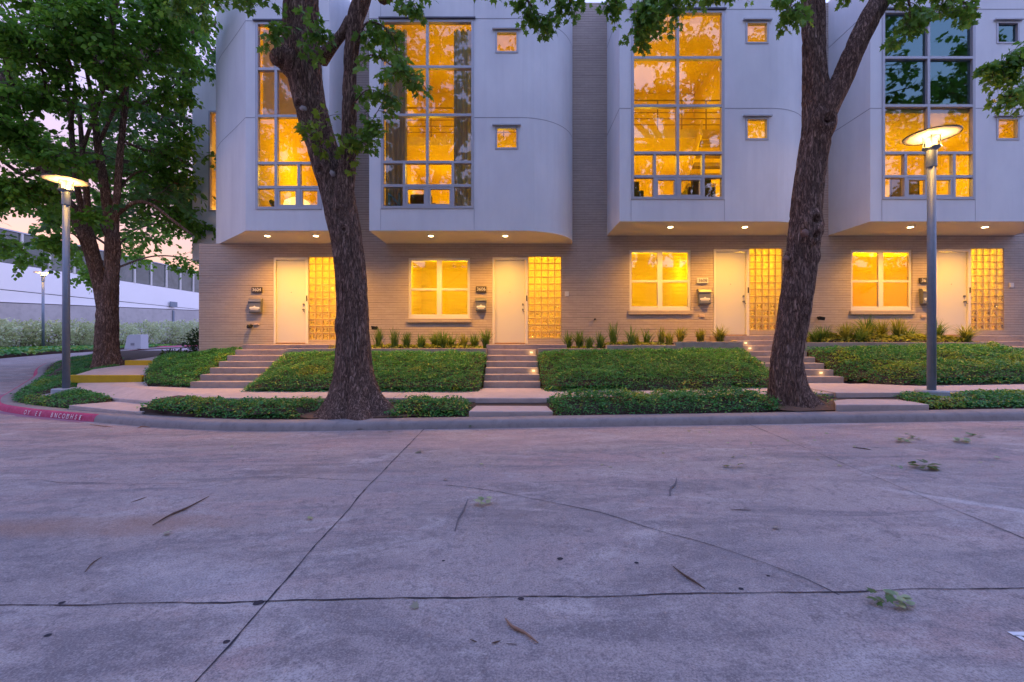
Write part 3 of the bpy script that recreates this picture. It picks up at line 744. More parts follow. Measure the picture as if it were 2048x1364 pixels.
def townhouse(dx, dz, label, number, wx0, wx1, blinds, dark_top=False):
    st = zf(687.6)+.0 + dz - .01
    zsill = st+.01
    root = thing('townhouse', ((wx0+wx1)/2, FY, zf(682)+dz-1.4), label, 'townhouse', 'terrace of white bayed townhouses')
    so_z = CZ+2.93+dz
    # brick ground floor
    hw = (fx(817)+dx, fx(940)+dx, zf(637)+dz, zf(516)+dz); hd = (fx(985)+dx, fx(1056)+dx, zsill, zf(515)+dz); hb = (fx(1056)+dx, fx(1123)+dx, zf(677)+dz, zf(513)+dz)
    mb = MB(); mb.plate(wx0, wx1, 0.1, so_z, FY, FY+.2, [hw, (hd[0], hd[1], hd[2], hd[3]), hb])
    xl, xr = -3.79+dx, 1.80+dx
    mb.box(wx0, xl+.10, FY, FY+.2, so_z, TOP-.03); mb.box(xr-.10, wx1, FY, FY+.2, so_z, TOP-.03)
    mb.build('brick_wall', BRICK, root)
    # bay
    xc = .22+dx; r = 1.58
    arc = arc_pts(xc, BY+r, r)
    bw = (-3.48+dx, -1.01+dx, CZ+3.51+dz, CZ+8.53+dz); s1 = (-.445+dx, .165+dx, CZ+7.64+dz, CZ+8.235+dz); s2 = (-.445+dx, .165+dx, CZ+5.085+dz, CZ+5.685+dz)
    mb = MB(); mb.plate(xl, xc, so_z, TOP, BY, BY+.12, [bw, s1, s2])
    for (a, b) in zip(arc[:-1], arc[1:]):
        mb.quad((*a,so_z),(*b,so_z),(*b,TOP),(*a,TOP))
    mb.quad((xl,FY+.2,so_z),(xl,BY+.12,so_z),(xl,BY+.12,TOP),(xl,FY+.2,TOP)); mb.quad((xl+.1,BY+.12,so_z),(xl+.1,FY+.2,so_z),(xl+.1,FY+.2,TOP),(xl+.1,BY+.12,TOP))
    mb.quad((xr,BY+r,so_z),(xr,FY+.2,so_z),(xr,FY+.2,TOP),(xr,BY+r,TOP))
    mb.poly([(xl,FY+.2,TOP),(xl,BY,TOP)]+[(x,y,TOP) for x, y in arc]+[(xr,FY+.2,TOP)])
    # reveal joints of the panels
    j = mb; g = .009
    for z in (CZ+5.93+dz, CZ+8.56+dz):
        j.box(xl, bw[0]-.01, BY-.004, BY-.0008, z-g, z+g, 1); j.box(bw[1]+.01, xc, BY-.004, BY-.0008, z-g, z+g, 1)
        for a, b in zip(arc[:-1], arc[1:]):
            nA = ((a[0]-xc)/r, (a[1]-BY-r)/r); nB = ((b[0]-xc)/r, (b[1]-BY-r)/r); e = .003
            j.quad((a[0]+nA[0]*e,a[1]+nA[1]*e,z-g),(b[0]+nB[0]*e,b[1]+nB[1]*e,z-g),(b[0]+nB[0]*e,b[1]+nB[1]*e,z+g),(a[0]+nA[0]*e,a[1]+nA[1]*e,z+g), 1)
        j.box(xl-.004, xl-.0008, BY+.0, FY, z-g, z+g, 1)
    for x in (bw[0]-.005, bw[1]+.005):
        j.box(x-.004, x+.004, BY-.0042, BY-.0008, so_z+.02, bw[2], 1); j.box(x-.004, x+.004, BY-.0042, BY-.0008, bw[3]+.05, TOP, 1)
    bay = mb.build('bay', [STUCCO, JOINT], root)
    s = MB(); s.poly([(xl+.002,FY,so_z-.002),(xr-.002,FY,so_z-.002)]+[(x-.002,y+.002,so_z-.002) for x, y in arc[::-1]]+[(xl+.002,BY+.002,so_z-.002)])
    sof = s.build('soffit', SOFFIT, root)
    for px in (865, 1011):
        cx = (px-1024)/70.6+dx; cy = 12.62
        d = MB(); d.lathe(cx, cy, [(.085,so_z-.018),(.10,so_z-.004)], 20); tr = d.build('downlight', VINYL, sof)
        d = MB(); d.lathe(cx, cy, [(.066,so_z-.026),(.066,so_z-.0185)], 20); d.build('lens', DOWNL, tr)
        lamp('SPOT', (cx, cy, so_z-.05), DOWNP, DOWNC, .06, (0,0,0), spot_size=R(150), spot_blend=1.0)
    zr = [CZ+v+dz for v in (4.122, 4.747, 5.997, 7.274)]
    V0, V1, V2 = -2.247+dx, -2.86+dx, -1.569+dx; wd = .036
    cas = [(V1+wd, V0-wd, bw[2]+.072, zr[0]-wd), (V0+wd, V2-wd, bw[2]+.072, zr[0]-wd)]
    bay_window(root, bw[0], bw[1], bw[2], bw[3], [V0], [V1, V2], zr, cas, zr[2] if dark_top else None)
    small_window(root, *s1, dark=dark_top); small_window(root, *s2)
    # rooms behind the glass
    rm = MB(); x0, x1 = xl+.14, xc+.5
    room_shell(rm, x0, x1, BY+.125, 18.4, so_z+.25, TOP-.2)
    room = rm.build('upper_room', [INTW, INTF], root)
    me = MB(); my = BY+.13 if dark_top else 14.9; mz = CZ+(5.86 if dark_top else 6.40)+dz
    me.box(x0+.002, x1-.002, my, 18.39, mz, mz+.28); mez = me.build('mezzanine', INTW, room)
    if not dark_top:
        ra = MB()
        for k in range(5): ra.tube([(x0+.01, my+.04, mz+.45+.2*k), (x1-.01, my+.04, mz+.45+.2*k)], [.014 if k < 4 else .024]*2, 6)
        for k in range(6):
            xx = x0+.2+k*(x1-x0-.4)/5; ra.tube([(xx, my+.04, mz+.28), (xx, my+.04, mz+1.25)], [.02, .02], 6)
        ra.build('railing', INTF, room)
        for u, yy, pw in ((.28, 16.6, 27), (.72, 16.9, 27), (.35, 13.7, 16), (.70, 13.7, 16)): lamp('POINT', (x0+(x1-x0)*u, yy, mz+2.0), pw, WARM, .3)
    for u, yy, pw in ((.25, 14.0, 46), (.75, 14.0, 46), (.25, 16.8, 44), (.75, 16.8, 44)): lamp('POINT', (x0+(x1-x0)*u, yy, mz-1.15), pw, WARM, .3)
    rm = MB(); room_shell(rm, hw[0]-.35, hw[1]+.25, FY+.205, 17.4, zsill-.4, so_z-.12); g1 = rm.build('front_room', [INTW, INTF], root)
    for u in (.3, .8): lamp('POINT', (hw[0]+(hw[1]-hw[0])*u, 15.3, so_z-.9), 62 if blinds == 'slats' else 105, WARMY, .2)
    rm = MB(); room_shell(rm, hd[0]-.05, hb[1]+.25, FY+.205, 17.0, zsill-.02, so_z-.12); rm.build('entrance_hall', [INTW, INTF], root)
    lamp('POINT', (hb[0]+.45, 15.0, so_z-.7), 230, HALLC, .2)
    sash_window(root, 817, 940, 516, 637, dx, dz, blinds)
    door_set(root, 985, 1056, 515, dx, dz, zsill)
    block_panel(root, 1056.5, 1122.5, 513, 677, dx, dz)
    st_ = MB(); st_.box(fx(985)+dx-.12, fx(1123)+dx+.02, 12.54 if dz == 0 else 12.90, FY-.003, .2, st); st_.build('stoop', CONC, root, bevel=.015)
    return root

HL = 'white bayed brick townhouse with lit windows, '
houses = []
h2 = townhouse(0, 0, HL+'just right of the leaning forked trunk', '3606', -4.30, 2.33, 'slats')
h3 = townhouse(6.645, .245, HL+'left of the straight right trunk', '3608', 2.33, 8.98, 'slats')
h4 = townhouse(13.30, .245, 'white bayed brick townhouse with dark top panes behind the right street lamp', '3610', 8.98, 15.70, 'roller', True)

# ---- end house with the curved side
def end_house():
    root = thing('townhouse', (-6.8, FY, .1), 'white end townhouse with a curved corner, behind the leaning forked trunk', 'townhouse', 'terrace of white bayed townhouses')
    so_z = CZ+2.93; st = zf(687.6)-.01; zsill = st+.01
    hd = (fx(548), fx(617), zsill, zf(515)); hb = (fx(617.5), fx(686), zf(680), zf(514))
    mb = MB(); mb.plate(-9.41, -4.30, -.1, so_z, FY, FY+.2, [hd, hb])
    mb.box(-4.95, -4.30, FY, FY+.2, so_z, TOP-.03)
    mb.quad((-9.41,FY+.2,-.1),(-9.41,FY+.2,so_z),(-9.41,22,so_z),(-9.41,22,-.1))
    mb.quad((-9.41,FY+.2,so_z-.002),(-8.0,FY+.2,so_z-.002),(-8.0,17,so_z-.002),(-9.41,17,so_z-.002))
    mb.build('brick_wall', BRICK, root)
    arc = spline([(-7.07,BY),(-7.62,12.6),(-8.22,13.15),(-8.82,13.72),(-9.40,14.45),(-9.72,15.2),(-9.92,16.0),(-10.0,16.9)], 4)
    win = (-6.81, -5.04, CZ+3.49, CZ+8.47)
    mb = MB(); mb.plate(-7.07, -4.85, so_z, TOP, BY, BY+.12, [win])
    for a, b in zip(arc[:-1], arc[1:]): mb.quad((*b,so_z),(*a,so_z),(*a,TOP),(*b,TOP))
    mb.quad((-4.85,BY+.12,so_z),(-4.85,FY+.2,so_z),(-4.85,FY+.2,TOP),(-4.85,BY+.12,TOP)); mb.quad((-4.95,FY+.2,so_z),(-4.95,BY+.12,so_z),(-4.95,BY+.12,TOP),(-4.95,FY+.2,TOP))
    j = mb; g = .009
    for z in (CZ+5.93, CZ+8.50):
        j.box(-7.07, win[0]-.01, BY-.004, BY-.0008, z-g, z+g, 1); j.box(win[1]+.01, -4.85, BY-.004, BY-.0008, z-g, z+g, 1)
        for a, b in zip(arc[:-1], arc[1:]): j.quad((b[0]-.003,b[1]-.003,z-g),(a[0]-.003,a[1]-.003,z-g),(a[0]-.003,a[1]-.003,z+g),(b[0]-.003,b[1]-.003,z+g), 1)
    bay = mb.build('bay', [STUCCO, JOINT], root)
    s = MB(); low = [(x, y) for x, y in arc if y <= FY]
    s.poly([(-4.852,BY+.002,so_z-.002),(-4.852,FY,so_z-.002),(-8.80,FY,so_z-.002)]+[(x+.002,y+.002,so_z-.002) for x, y in low[::-1]])
    sof = s.build('soffit', SOFFIT, root)
    for px in (545, 640):
        cx = (px-1024)/70.6; cy = 12.62
        d = MB(); d.lathe(cx, cy, [(.085,so_z-.018),(.10,so_z-.004)], 20); tr = d.build('downlight', VINYL, sof)
        d = MB(); d.lathe(cx, cy, [(.066,so_z-.026),(.066,so_z-.0185)], 20); d.build('lens', DOWNL, tr)
        lamp('SPOT', (cx, cy, so_z-.05), DOWNP, DOWNC, .06, (0,0,0), spot_size=R(150), spot_blend=1.0)
    zr = [CZ+v for v in (4.08, 4.72, 5.97, 7.22)]; V0, V1 = -6.265, -5.655; w_ = .036
    bay_window(root, *win, [V0], [V1], zr, [(V0+w_, V1-w_, win[2]+.072, zr[0]-w_), (V1+w_, win[1]-.072, win[2]+.072, zr[0]-w_)])
    rm = MB(); room_shell(rm, -7.0, -4.98, BY+.125, 16.5, so_z+.25, TOP-.2); room = rm.build('upper_room', [INTW, INTF], root)
    sc = MB(); sc.box(-6.72, -5.1, BY+.2, BY+.204, CZ+5.99, CZ+8.4); sc.build('pale_reflection_sheet', PALEREFM, room)  # added pale sheet standing in for sky reflection on the upper panes
    lamp('POINT', (-6.0, 14.4, 6.7), 75, WARM, .25); lamp('POINT', (-6.0, 14.6, 10.0), 60, WARM, .25)
    rm = MB(); room_shell(rm, hd[0]-.05, hb[1]+.25, FY+.205, 17.0, zsill-.02, so_z-.12); rm.build('entrance_hall', [INTW, INTF], root)
    lamp('POINT', (hb[0]+.45, 15.0, so_z-.7), 230, HALLC, .2)
    door_set(root, 548, 617, 515, 0, 0, zsill); block_panel(root, 617.5, 685.5, 514, 680, 0, 0)
    st_ = MB(); st_.box(-7.43, -5.05, 12.54, FY-.003, .2, st); st_.build('stoop', CONC, root, bevel=.015)
    # set-back side bay with its slot window
    tw = (-11.20, -10.35, CZ+4.78, CZ+8.50)
    mb = MB(); mb.plate(-11.80, -9.6, CZ+2.97, CZ+10.2, 16.8, 16.92, [tw])
    mb.quad((-11.8,22,CZ+2.97),(-11.8,16.8,CZ+2.97),(-11.8,16.8,CZ+10.2),(-11.8,22,CZ+10.2)); mb.quad((-11.8,16.8,CZ+2.97),(-9.41,16.8,CZ+2.97),(-9.41,22,CZ+2.97),(-11.8,22,CZ+2.97))
    mb.quad((-11.8,16.8,CZ+10.2),(-11.8,22,CZ+10.2),(-9.41,22,CZ+10.2),(-9.41,16.8,CZ+10.2))
    mb.build('side_bay', STUCCO, root)
    f = MB(); bars(f, *tw, 16.78, 16.9, [], [], .06); fo = f.build('slot_window', ALU, root, bevel=.005)
    g_ = MB(); pane(g_, tw[0]+.02, tw[1]-.02, tw[2]+.02, tw[3]-.02, 16.85); g_.build('glass', GLASS, fo)
    rm = MB(); room_shell(rm, -11.7, -9.5, 16.93, 19.5, CZ+3.1, CZ+10); rm.build('side_room', [INTW, INTF], root)
    lamp('POINT', (-10.8, 18.2, 6.4), 60, (1,.56,.2), .2); lamp('POINT', (-10.8, 18.2, 9.0), 50, (1,.56,.2), .2)
    return root
h1 = end_house()

# ---- garden steps, one flight per house
def flight(x0, x1, base, n, r, y0, t, label):
    mb = MB()
    for k in range(n):
        mb.box(x0+.0006*k, x1-.0006*k, y0+t*k, y0+t*(k+1)+(.0 if k < n-1 else .05), base-.25, base+r*(k+1))
    o = mb.build('garden_steps', CONC, bevel=.014, loc=((x0+x1)/2, y0, base)); return tag(o, label, 'steps', 'concrete step flights up to the front doors')
flight(-7.43, -6.05, .335, 6, .1417, 10.5, .34, 'wide concrete steps left of the leaning forked trunk')
flight(-.66, .66, .336, 6, .1417, 10.5, .34, 'narrow concrete steps between two clipped beds, lit along the right edge')
flight(6.20, 7.73, .445, 7, .1417, 10.6, .33, 'concrete steps half hidden behind the straight right trunk')
flight(12.85, 14.4, .54, 6, .146, 10.6, .38, 'concrete step flight at the right edge behind the street lamp')

# step lights
for x, z, y, lb in ((.52, 1.115, 12.195, 'uppermost'), (.53, .69, 11.175, 'middle')):
    mb = MB(); mb.box(x-.035, x+.035, y-.006, y-.001, z-.018, z+.018)
    o = mb.build('step_light', STEPL, loc=(x, y, z)); tag(o, f'small glowing step light, {lb} one on the narrow middle flight', 'step light', 'step lights')
    lamp('POINT', (x, y-.06, z), .6, (1,.6,.2), .03)
for x, k, lb in ((6.46, 6, 'upper left one on the steps by the straight trunk'), (6.40, 5, 'lower left one on the steps by the straight trunk'), (7.42, 1, 'right one low on the steps by the straight trunk')):
    y = 10.6+.33*k; z = .445+.1417*(k+.5)
    mb = MB(); mb.box(x-.035, x+.035, y-.006, y-.001, z-.016, z+.016)
    o = mb.build('step_light', STEPL, loc=(x, y, z)); tag(o, 'small glowing step light, '+lb, 'step light', 'step lights')
    lamp('POINT', (x, y-.06, z), .4, (1,.6,.2), .03)

# ---- low planter walls with soil
def planter(x0, x1, z, label, mat=CONC):
    mb = MB(); mb.box(x0, x1, 12.12, 12.28, z-.9, z)
    o = mb.build('planter_wall', mat, bevel=.012, loc=((x0+x1)/2, 12.2, z-.9)); tag(o, label, 'low wall', 'low concrete planter walls')
    return o
planter(-6.02, -.69, 1.22, 'long low concrete planter wall behind the leaning trunk')
planter(.69, 2.52, 1.22, 'lowest stretch of the stepped planter wall, beside the narrow steps')
planter(2.52, 4.36, 1.312, 'middle stretch of the stepped planter wall, under the slatted window')
planter(4.36, 6.16, 1.40, 'highest stretch of the stepped planter wall, left of the straight trunk')
planter(7.77, 12.82, 1.385, 'low planter wall behind the right street lamp')
mb = MB()
for a, b, z in ((-5.02,-.84,1.19),(1.53,2.5,1.19),(2.54,4.34,1.28),(4.38,5.95,1.37),(8.35,12.55,1.35)): mb.box(a, b, 12.27, FY-.004, z-.5, z)
mb.box(-5.9,-5.06,12.27,12.53,.7,1.19); mb.box(.69,1.5,12.27,12.53,.7,1.19); mb.box(7.8,8.3,12.27,12.88,.8,1.35); mb.box(5.96,6.15,12.27,12.88,.8,1.37)
o = mb.build('planter_soil', MULCH); tag(o, kind='structure')

# ---- things fixed on the wall by each door
def house_number(px0, px1, py0, py1, txt, label, pale=False):
    x0, x1, z0, z1 = fx(px0), fx(px1), zf(py1), zf(py0)
    t = thing('house_number', ((x0+x1)/2, FY, (z0+z1)/2), label, 'house number', 'house numbers beside the doors')
    mb = MB(); mb.box(x0, x1, FY-.05, FY-.001, z0, z1); mb.build('plaque', VINYL if pale else PLAQ, t, bevel=.006)
    M = Matrix.Translation(((x0+x1)/2, FY-.053, (z0+z1)/2)) @ Matrix.Rotation(R(90), 4, 'X')
    text_mesh(txt, .135, .001, WHITEP if not pale else PLAQ, M, 'numerals', t)
def mailbox(px0, px1, py0, py1, label):
    x0, x1, z0, z1 = fx(px0), fx(px1), zf(py1), zf(py0); d = .13
    t = thing('mailbox', ((x0+x1)/2, FY, z0), label, 'mailbox', 'grey wall mailboxes')
    mb = MB(); H = z1-z0
    pr = [(FY-.002, z0+.02), (FY-d+.02, z0), (FY-d, z0+.03), (FY-d, z0+H*.70), (FY-.002, z0+H*.70)]
    for xa in (x0, x1): pass
    n = len(mb.v); mb.v += [(x0, y, z) for y, z in pr]+[(x1, y, z) for y, z in pr]; k = len(pr)
    mb.f += [tuple(range(n, n+k)), tuple(reversed(range(n+k, n+2*k)))]+[(n+i, n+k+i, n+k+(i+1)%k, n+(i+1)%k) for i in range(k)]; mb.m += [0]*(k+2)
    mb.build('box', STEEL, t, bevel=.008)
    mb = MB(); pr = [(FY-.002, z0+H*.705), (FY-d-.018, z0+H*.705), (FY-d-.022, z0+H*.78), (FY-d+.03, z1-.02), (FY-.002, z1)]
    n = len(mb.v); mb.v += [(x0-.008, y, z) for y, z in pr]+[(x1+.008, y, z) for y, z in pr]; k = len(pr)
    mb.f += [tuple(range(n, n+k)), tuple(reversed(range(n+k, n+2*k)))]+[(n+i, n+k+i, n+k+(i+1)%k, n+(i+1)%k) for i in range(k)]; mb.m += [0]*(k+2)
    mb.build('lid', STEEL, t, bevel=.006)
    mb = MB(); xm = (x0+x1)/2; zz = z0+H*.34
    mb.poly([(x0+.03, FY-d-.003, zz-.03), (x1-.03, FY-d-.003, zz-.03), (x1-.03, FY-d-.003, zz+.02), (xm+.04, FY-d-.003, zz+.03), (xm, FY-d-.003, zz+.065), (xm-.04, FY-d-.003, zz+.03), (x0+.03, FY-d-.003, zz+.02)])
    mb.box(x0+.06, x1-.06, FY-d-.004, FY-d-.002, zz-.065, zz-.05)
    mb.build('emblem', WHITEP, t)
house_number(505, 525.5, 574.5, 585.5, '3604', 'dark plaque reading 3604 beside the leftmost door')
house_number(952, 973, 573, 585, '3606', 'dark plaque reading 3606 between window and door, right of the leaning trunk')
house_number(1393, 1415, 556, 567, '3608', 'pale plaque reading 3608 above the slatted house mailbox', True)
house_number(1837, 1860, 556, 567, '3610', 'dark plaque reading 3610, partly behind the right lamp post')
mailbox(502, 526, 597, 626, 'grey wall mailbox under the 3604 plaque')
mailbox(952, 973, 596, 623, 'grey wall mailbox under the 3606 plaque')
mailbox(1394.5, 1418, 578, 609, 'grey wall mailbox under the pale 3608 plaque')
mailbox(1838, 1862, 577, 609, 'grey wall mailbox partly behind the right lamp post')
def wall_box(name, px0, px1, py0, py1, d, mat, label, cat):
    x0, x1, z0, z1 = fx(px0), fx(px1), zf(py1), zf(py0)
    mb = MB(); mb.box(x0, x1, FY-d, FY-.001, z0, z1); mb.box(x0+.015, x1-.015, FY-d-.012, FY-d-.0005, z0+.012, z1-.012)
    o = mb.build(name, mat, bevel=.005, loc=((x0+x1)/2, FY, z0)); tag(o, label, cat)
wall_box('wall_vent', 1397.5, 1408, 629.5, 634.5, .03, simple('pinkish vent', (.5,.38,.34)), 'small pale vent below the pale-plaque mailbox', 'vent')
wall_box('wall_vent', 1841, 1850, 630, 635.5, .03, simple('pinkish vent', (.5,.38,.34)), 'small pale vent left of the right lamp post', 'vent')
wall_box('wall_vent', 509, 519, 647, 650.5, .03, simple('pinkish vent', (.5,.38,.34)), 'small pale vent right of the black hose tap, leftmost house', 'vent')
wall_box('door_bell_panel', 1129.5, 1137.5, 583, 593, .02, VINYL, 'white wall plate right of the glass blocks, middle of the terrace', 'wall plate')
wall_box('door_bell_panel', 2017, 2026, 566, 576, .02, VINYL, 'white wall plate at the right edge beside the last glass blocks', 'wall plate')
def flood(px, py, yaw, label):
    x, z = fx(px), zf(py)
    t = thing('flood_light', (x, FY, z), label, 'flood light', 'small black flood lights on the brick')
    mb = MB(); mb.tube([(x,FY,z+.03),(x,FY-.08,z+.02)], [.03,.025], 10); mb.build('bracket', DARKM, t)
    a = R(yaw); c, s_ = math.cos(a), math.sin(a)
    mb = MB(); pts = []
    def P(u, v, q): return (x+u*c-v*s_, FY-.13+(u*s_-v*c), z+q)
    A = [P(-.075,.07,.06), P(.075,.07,.03), P(.06,.06,-.07), P(-.06,.06,-.05)]; B = [P(-.05,-.05,.05), P(.05,-.05,.04), P(.04,-.05,-.045), P(-.04,-.05,-.045)]
    mb.v += A+B; mb.f += [(0,1,2,3),(7,6,5,4),(0,4,5,1),(1,5,6,2),(2,6,7,3),(3,7,4,0)]; mb.m += [0]*6
    mb.build('head', DARKM, t, bevel=.008)
flood(753, 656, 25, 'black flood light on brick just right of the leaning trunk')
flood(1635, 637, -15, 'black flood light on brick right of the straight trunk')
def tap(px, py, label, s):
    x, z = fx(px), zf(py)
    mb = MB(); mb.tube([(x,FY,z),(x,FY-.07*s,z),(x-.01,FY-.12*s,z-.03*s)], [.05*s,.045*s,.06*s], 12); mb.lathe(x-.01, FY-.11*s, [(.055*s,z-.08*s),(.065*s,z-.02*s),(.045*s,z+.03*s)], 12)
    o = mb.build('hose_tap', DARKM, loc=(x, FY, z)); tag(o, label, 'hose tap')
tap(503, 651.5, 'black hose tap low on brick beside the leftmost door', 1.0)
tap(1190, 638, 'small dark tap low on the bare brick pier', .45)
# ================================================================== street lamps
def street_lamp(x, y, zb_, h, sc, label, power, glow=(1.0, .50, .11)):
    t = thing('street_lamp', (x, y, zb_), label, 'street lamp', 'disc topped street lamps')
    mb = MB(); mb.lathe(x, y, [(.285*sc,zb_-.25),(.285*sc,zb_+.10),(.275*sc,zb_+.125)], 32); mb.build('base', GALVB, t, bevel=.006)
    mb = MB(); mb.lathe(x, y, [(.079*sc,zb_+.126),(.074*sc,zb_+h-.57)], 24); mb.build('pole', GALV, t, smooth=True)
    mb = MB(); mb.lathe(x, y, [(.090*sc,zb_+h-.60),(.092*sc,zb_+h-.30),(.10*sc,zb_+h-.28),(.16*sc,zb_+h-.235),(.16*sc,zb_+h-.22)], 24); mb.build('collar', GALV, t, bevel=.004)
    # dished disc
    rr = .46*sc; mb = MB()
    mb.lathe(x, y, [(.03,zb_+h-.012),(rr*.5,zb_+h-.008),(rr,zb_+h+.0),(rr+.006,zb_+h+.012),(rr*.6,zb_+h+.05),(.02,zb_+h+.06)], 40); d = mb.build('disc', SHADE, t, smooth=True)
    mb = MB(); mb.lathe(x, y, [(rr+.004,zb_+h-.006),(rr+.014,zb_+h-.004),(rr+.014,zb_+h+.016),(rr+.004,zb_+h+.017)], 40, cap=False); mb.build('rim', DARKM, d)
    mb = MB()
    for k in range(4):
        a = R(45+90*k); mb.tube([(x+.135*sc*math.cos(a), y+.135*sc*math.sin(a), zb_+h-.22), (x+.135*sc*math.cos(a), y+.135*sc*math.sin(a), zb_+h-.01)], [.011,.011], 6)
    mb.build('cage', GALV, t)
    mb = MB(); mb.lathe(x, y, [(.075*sc,zb_+h-.215),(.095*sc,zb_+h-.18),(.10*sc,zb_+h-.075),(.08*sc,zb_+h-.05)], 20); mb.build('bulb', BULB, t, smooth=True)
    for k in range(3):
        a = R(90+120*k); lamp('POINT', (x+.17*math.cos(a), y+.17*math.sin(a), zb_+h-.20), power/3, glow, .03)
street_lamp(-11.02, 11.25, .13, 5.25, .95, 'lit street lamp in the left corner bed, nearest on that side', 60)
street_lamp(8.02, 8.70, .36, 4.98, .90, 'lit street lamp standing before the rightmost door', 56)
street_lamp(-34.0, 33.0, .77, 5.60, 1.05, 'small distant street lamp before the hedge and long white wall', 120)

# ================================================================== trees
def star(n_l, depth=.5, k=2):
    return None
def lobed():     # five lobed leaf, base at origin, tip +y, unit length
    return np.array([(0,0,0),(.16,.10,.01),(.46,.08,-.03),(.30,.30,.02),(.52,.56,-.04),(.22,.56,.02),(0,1.0,-.05),(-.22,.56,.02),(-.52,.56,-.04),(-.30,.30,.02),(-.46,.08,-.03),(-.16,.10,.01)], float)
def simple_leaf():
    return np.array([(0,0,0),(.22,.28,.03),(.24,.6,.02),(0,1.0,-.05),(-.24,.6,.02),(-.22,.28,.03)], float)
def quad_leaf():
    return np.array([(0,0,0),(.30,.45,.05),(0,1.0,-.04),(-.30,.45,.05)], float)

def place_leaves(P, D, size, tmpl, tilt=.6, up=.7):
    """P Nx3 bases, D Nx3 pointing dirs, size N"""
    n = len(P); D = D/np.maximum(np.linalg.norm(D, axis=1, keepdims=True), 1e-6)
    N = rng.normal(size=(n, 3))*tilt + np.array([0, 0, up]); N -= D*np.sum(N*D, 1, keepdims=True); N /= np.maximum(np.linalg.norm(N, axis=1, keepdims=True), 1e-6)
    X = np.cross(D, N)
    T = tmpl
    v = P[:, None, :] + size[:, None, None]*(T[None, :, 0:1]*X[:, None, :] + T[None, :, 1:2]*D[:, None, :] + T[None, :, 2:3]*N[:, None, :])
    k = len(T); f = (np.arange(n)[:, None]*k + np.arange(k)[None, :])
    return v.reshape(-1, 3), f

class Tree:
    def __init__(s): s.wood = MB(); s.P = []; s.D = []
    def limb(s, pts, rad, seg=12, per=8):
        q = spline([(*p, r) for p, r in zip(pts, rad)], per)
        s.wood.tube([x[:3] for x in q], [x[3] for x in q], seg)
        return q
    def bough(s, pts, r0, r1, twigs, tl, lv, start=.2, droop=.25, flat=.5, seg=8, sub=2, spread=None):
        pts = [np.array(p, float) for p in pts]
        n = len(pts); rad = [r0+(r1-r0)*i/(n-1) for i in range(n)]
        q = np.array(s.limb(pts, rad, seg)); L = len(q)
        for _ in range(twigs):
            t = start+(1-start)*random.random()**.8; i = min(int(t*(L-1)), L-2); u = t*(L-1)-i
            o = q[i, :3]*(1-u)+q[i+1, :3]*u; ax = q[i+1, :3]-q[i, :3]; ax /= np.linalg.norm(ax)+1e-9
            d = rng.normal(size=3)*np.array([1, 1, flat]) + ax*.7; d /= np.linalg.norm(d)
            s.twig(o, d, tl*random.uniform(.55, 1.15), lv, droop, sub, max(.004, q[i, 3]*.35))
    def twig(s, o, d, L, lv, droop, sub, r):
        k = 5; P = [o]; dd = d.copy()
        for i in range(k):
            dd = dd+np.array([0, 0, -droop*.22])+rng.normal(size=3)*.09; dd /= np.linalg.norm(dd); P.append(P[-1]+dd*L/k)
        r = min(r, .016*max(.5, L))
        s.wood.tube(P, [r*(1-.8*i/k)+.0015 for i in range(k+1)], 4)
        P = np.array(P)
        for _ in range(lv):
            t = .15+.85*random.random()**.7; i = min(int(t*k), k-1); u = t*k-i
            o2 = P[i]*(1-u)+P[i+1]*u; ax = P[i+1]-P[i]; ax /= np.linalg.norm(ax)+1e-9
            h = rng.normal(size=3); h[2] *= .5; h /= np.linalg.norm(h)
            s.P.append(o2+h*.05); s.D.append(ax*.6+h*.9+np.array([0, 0, -.35]))
        if sub:
            for _ in range(sub):
                i = random.randint(1, k-1); h = rng.normal(size=3); h[2] *= .5; e = P[i+1]-P[i]; e /= np.linalg.norm(e)+1e-9
                d2 = e*.7+h*.55; d2 /= np.linalg.norm(d2); s.twig(P[i], d2, L*.5, max(3, lv//2), droop, 0, r*.6)
    def leaves(s, name, mat, size, tmpl, parent, tilt=.6, up=.7, keep=None):
        P = np.array(s.P); D = np.array(s.D)
        sz = size*rng.uniform(.65, 1.2, len(P))
        v, f = place_leaves(P, D, sz, tmpl, tilt, up); s.P, s.D = [], []
        return mesh_np(name, v, [f], mat, parent=parent)

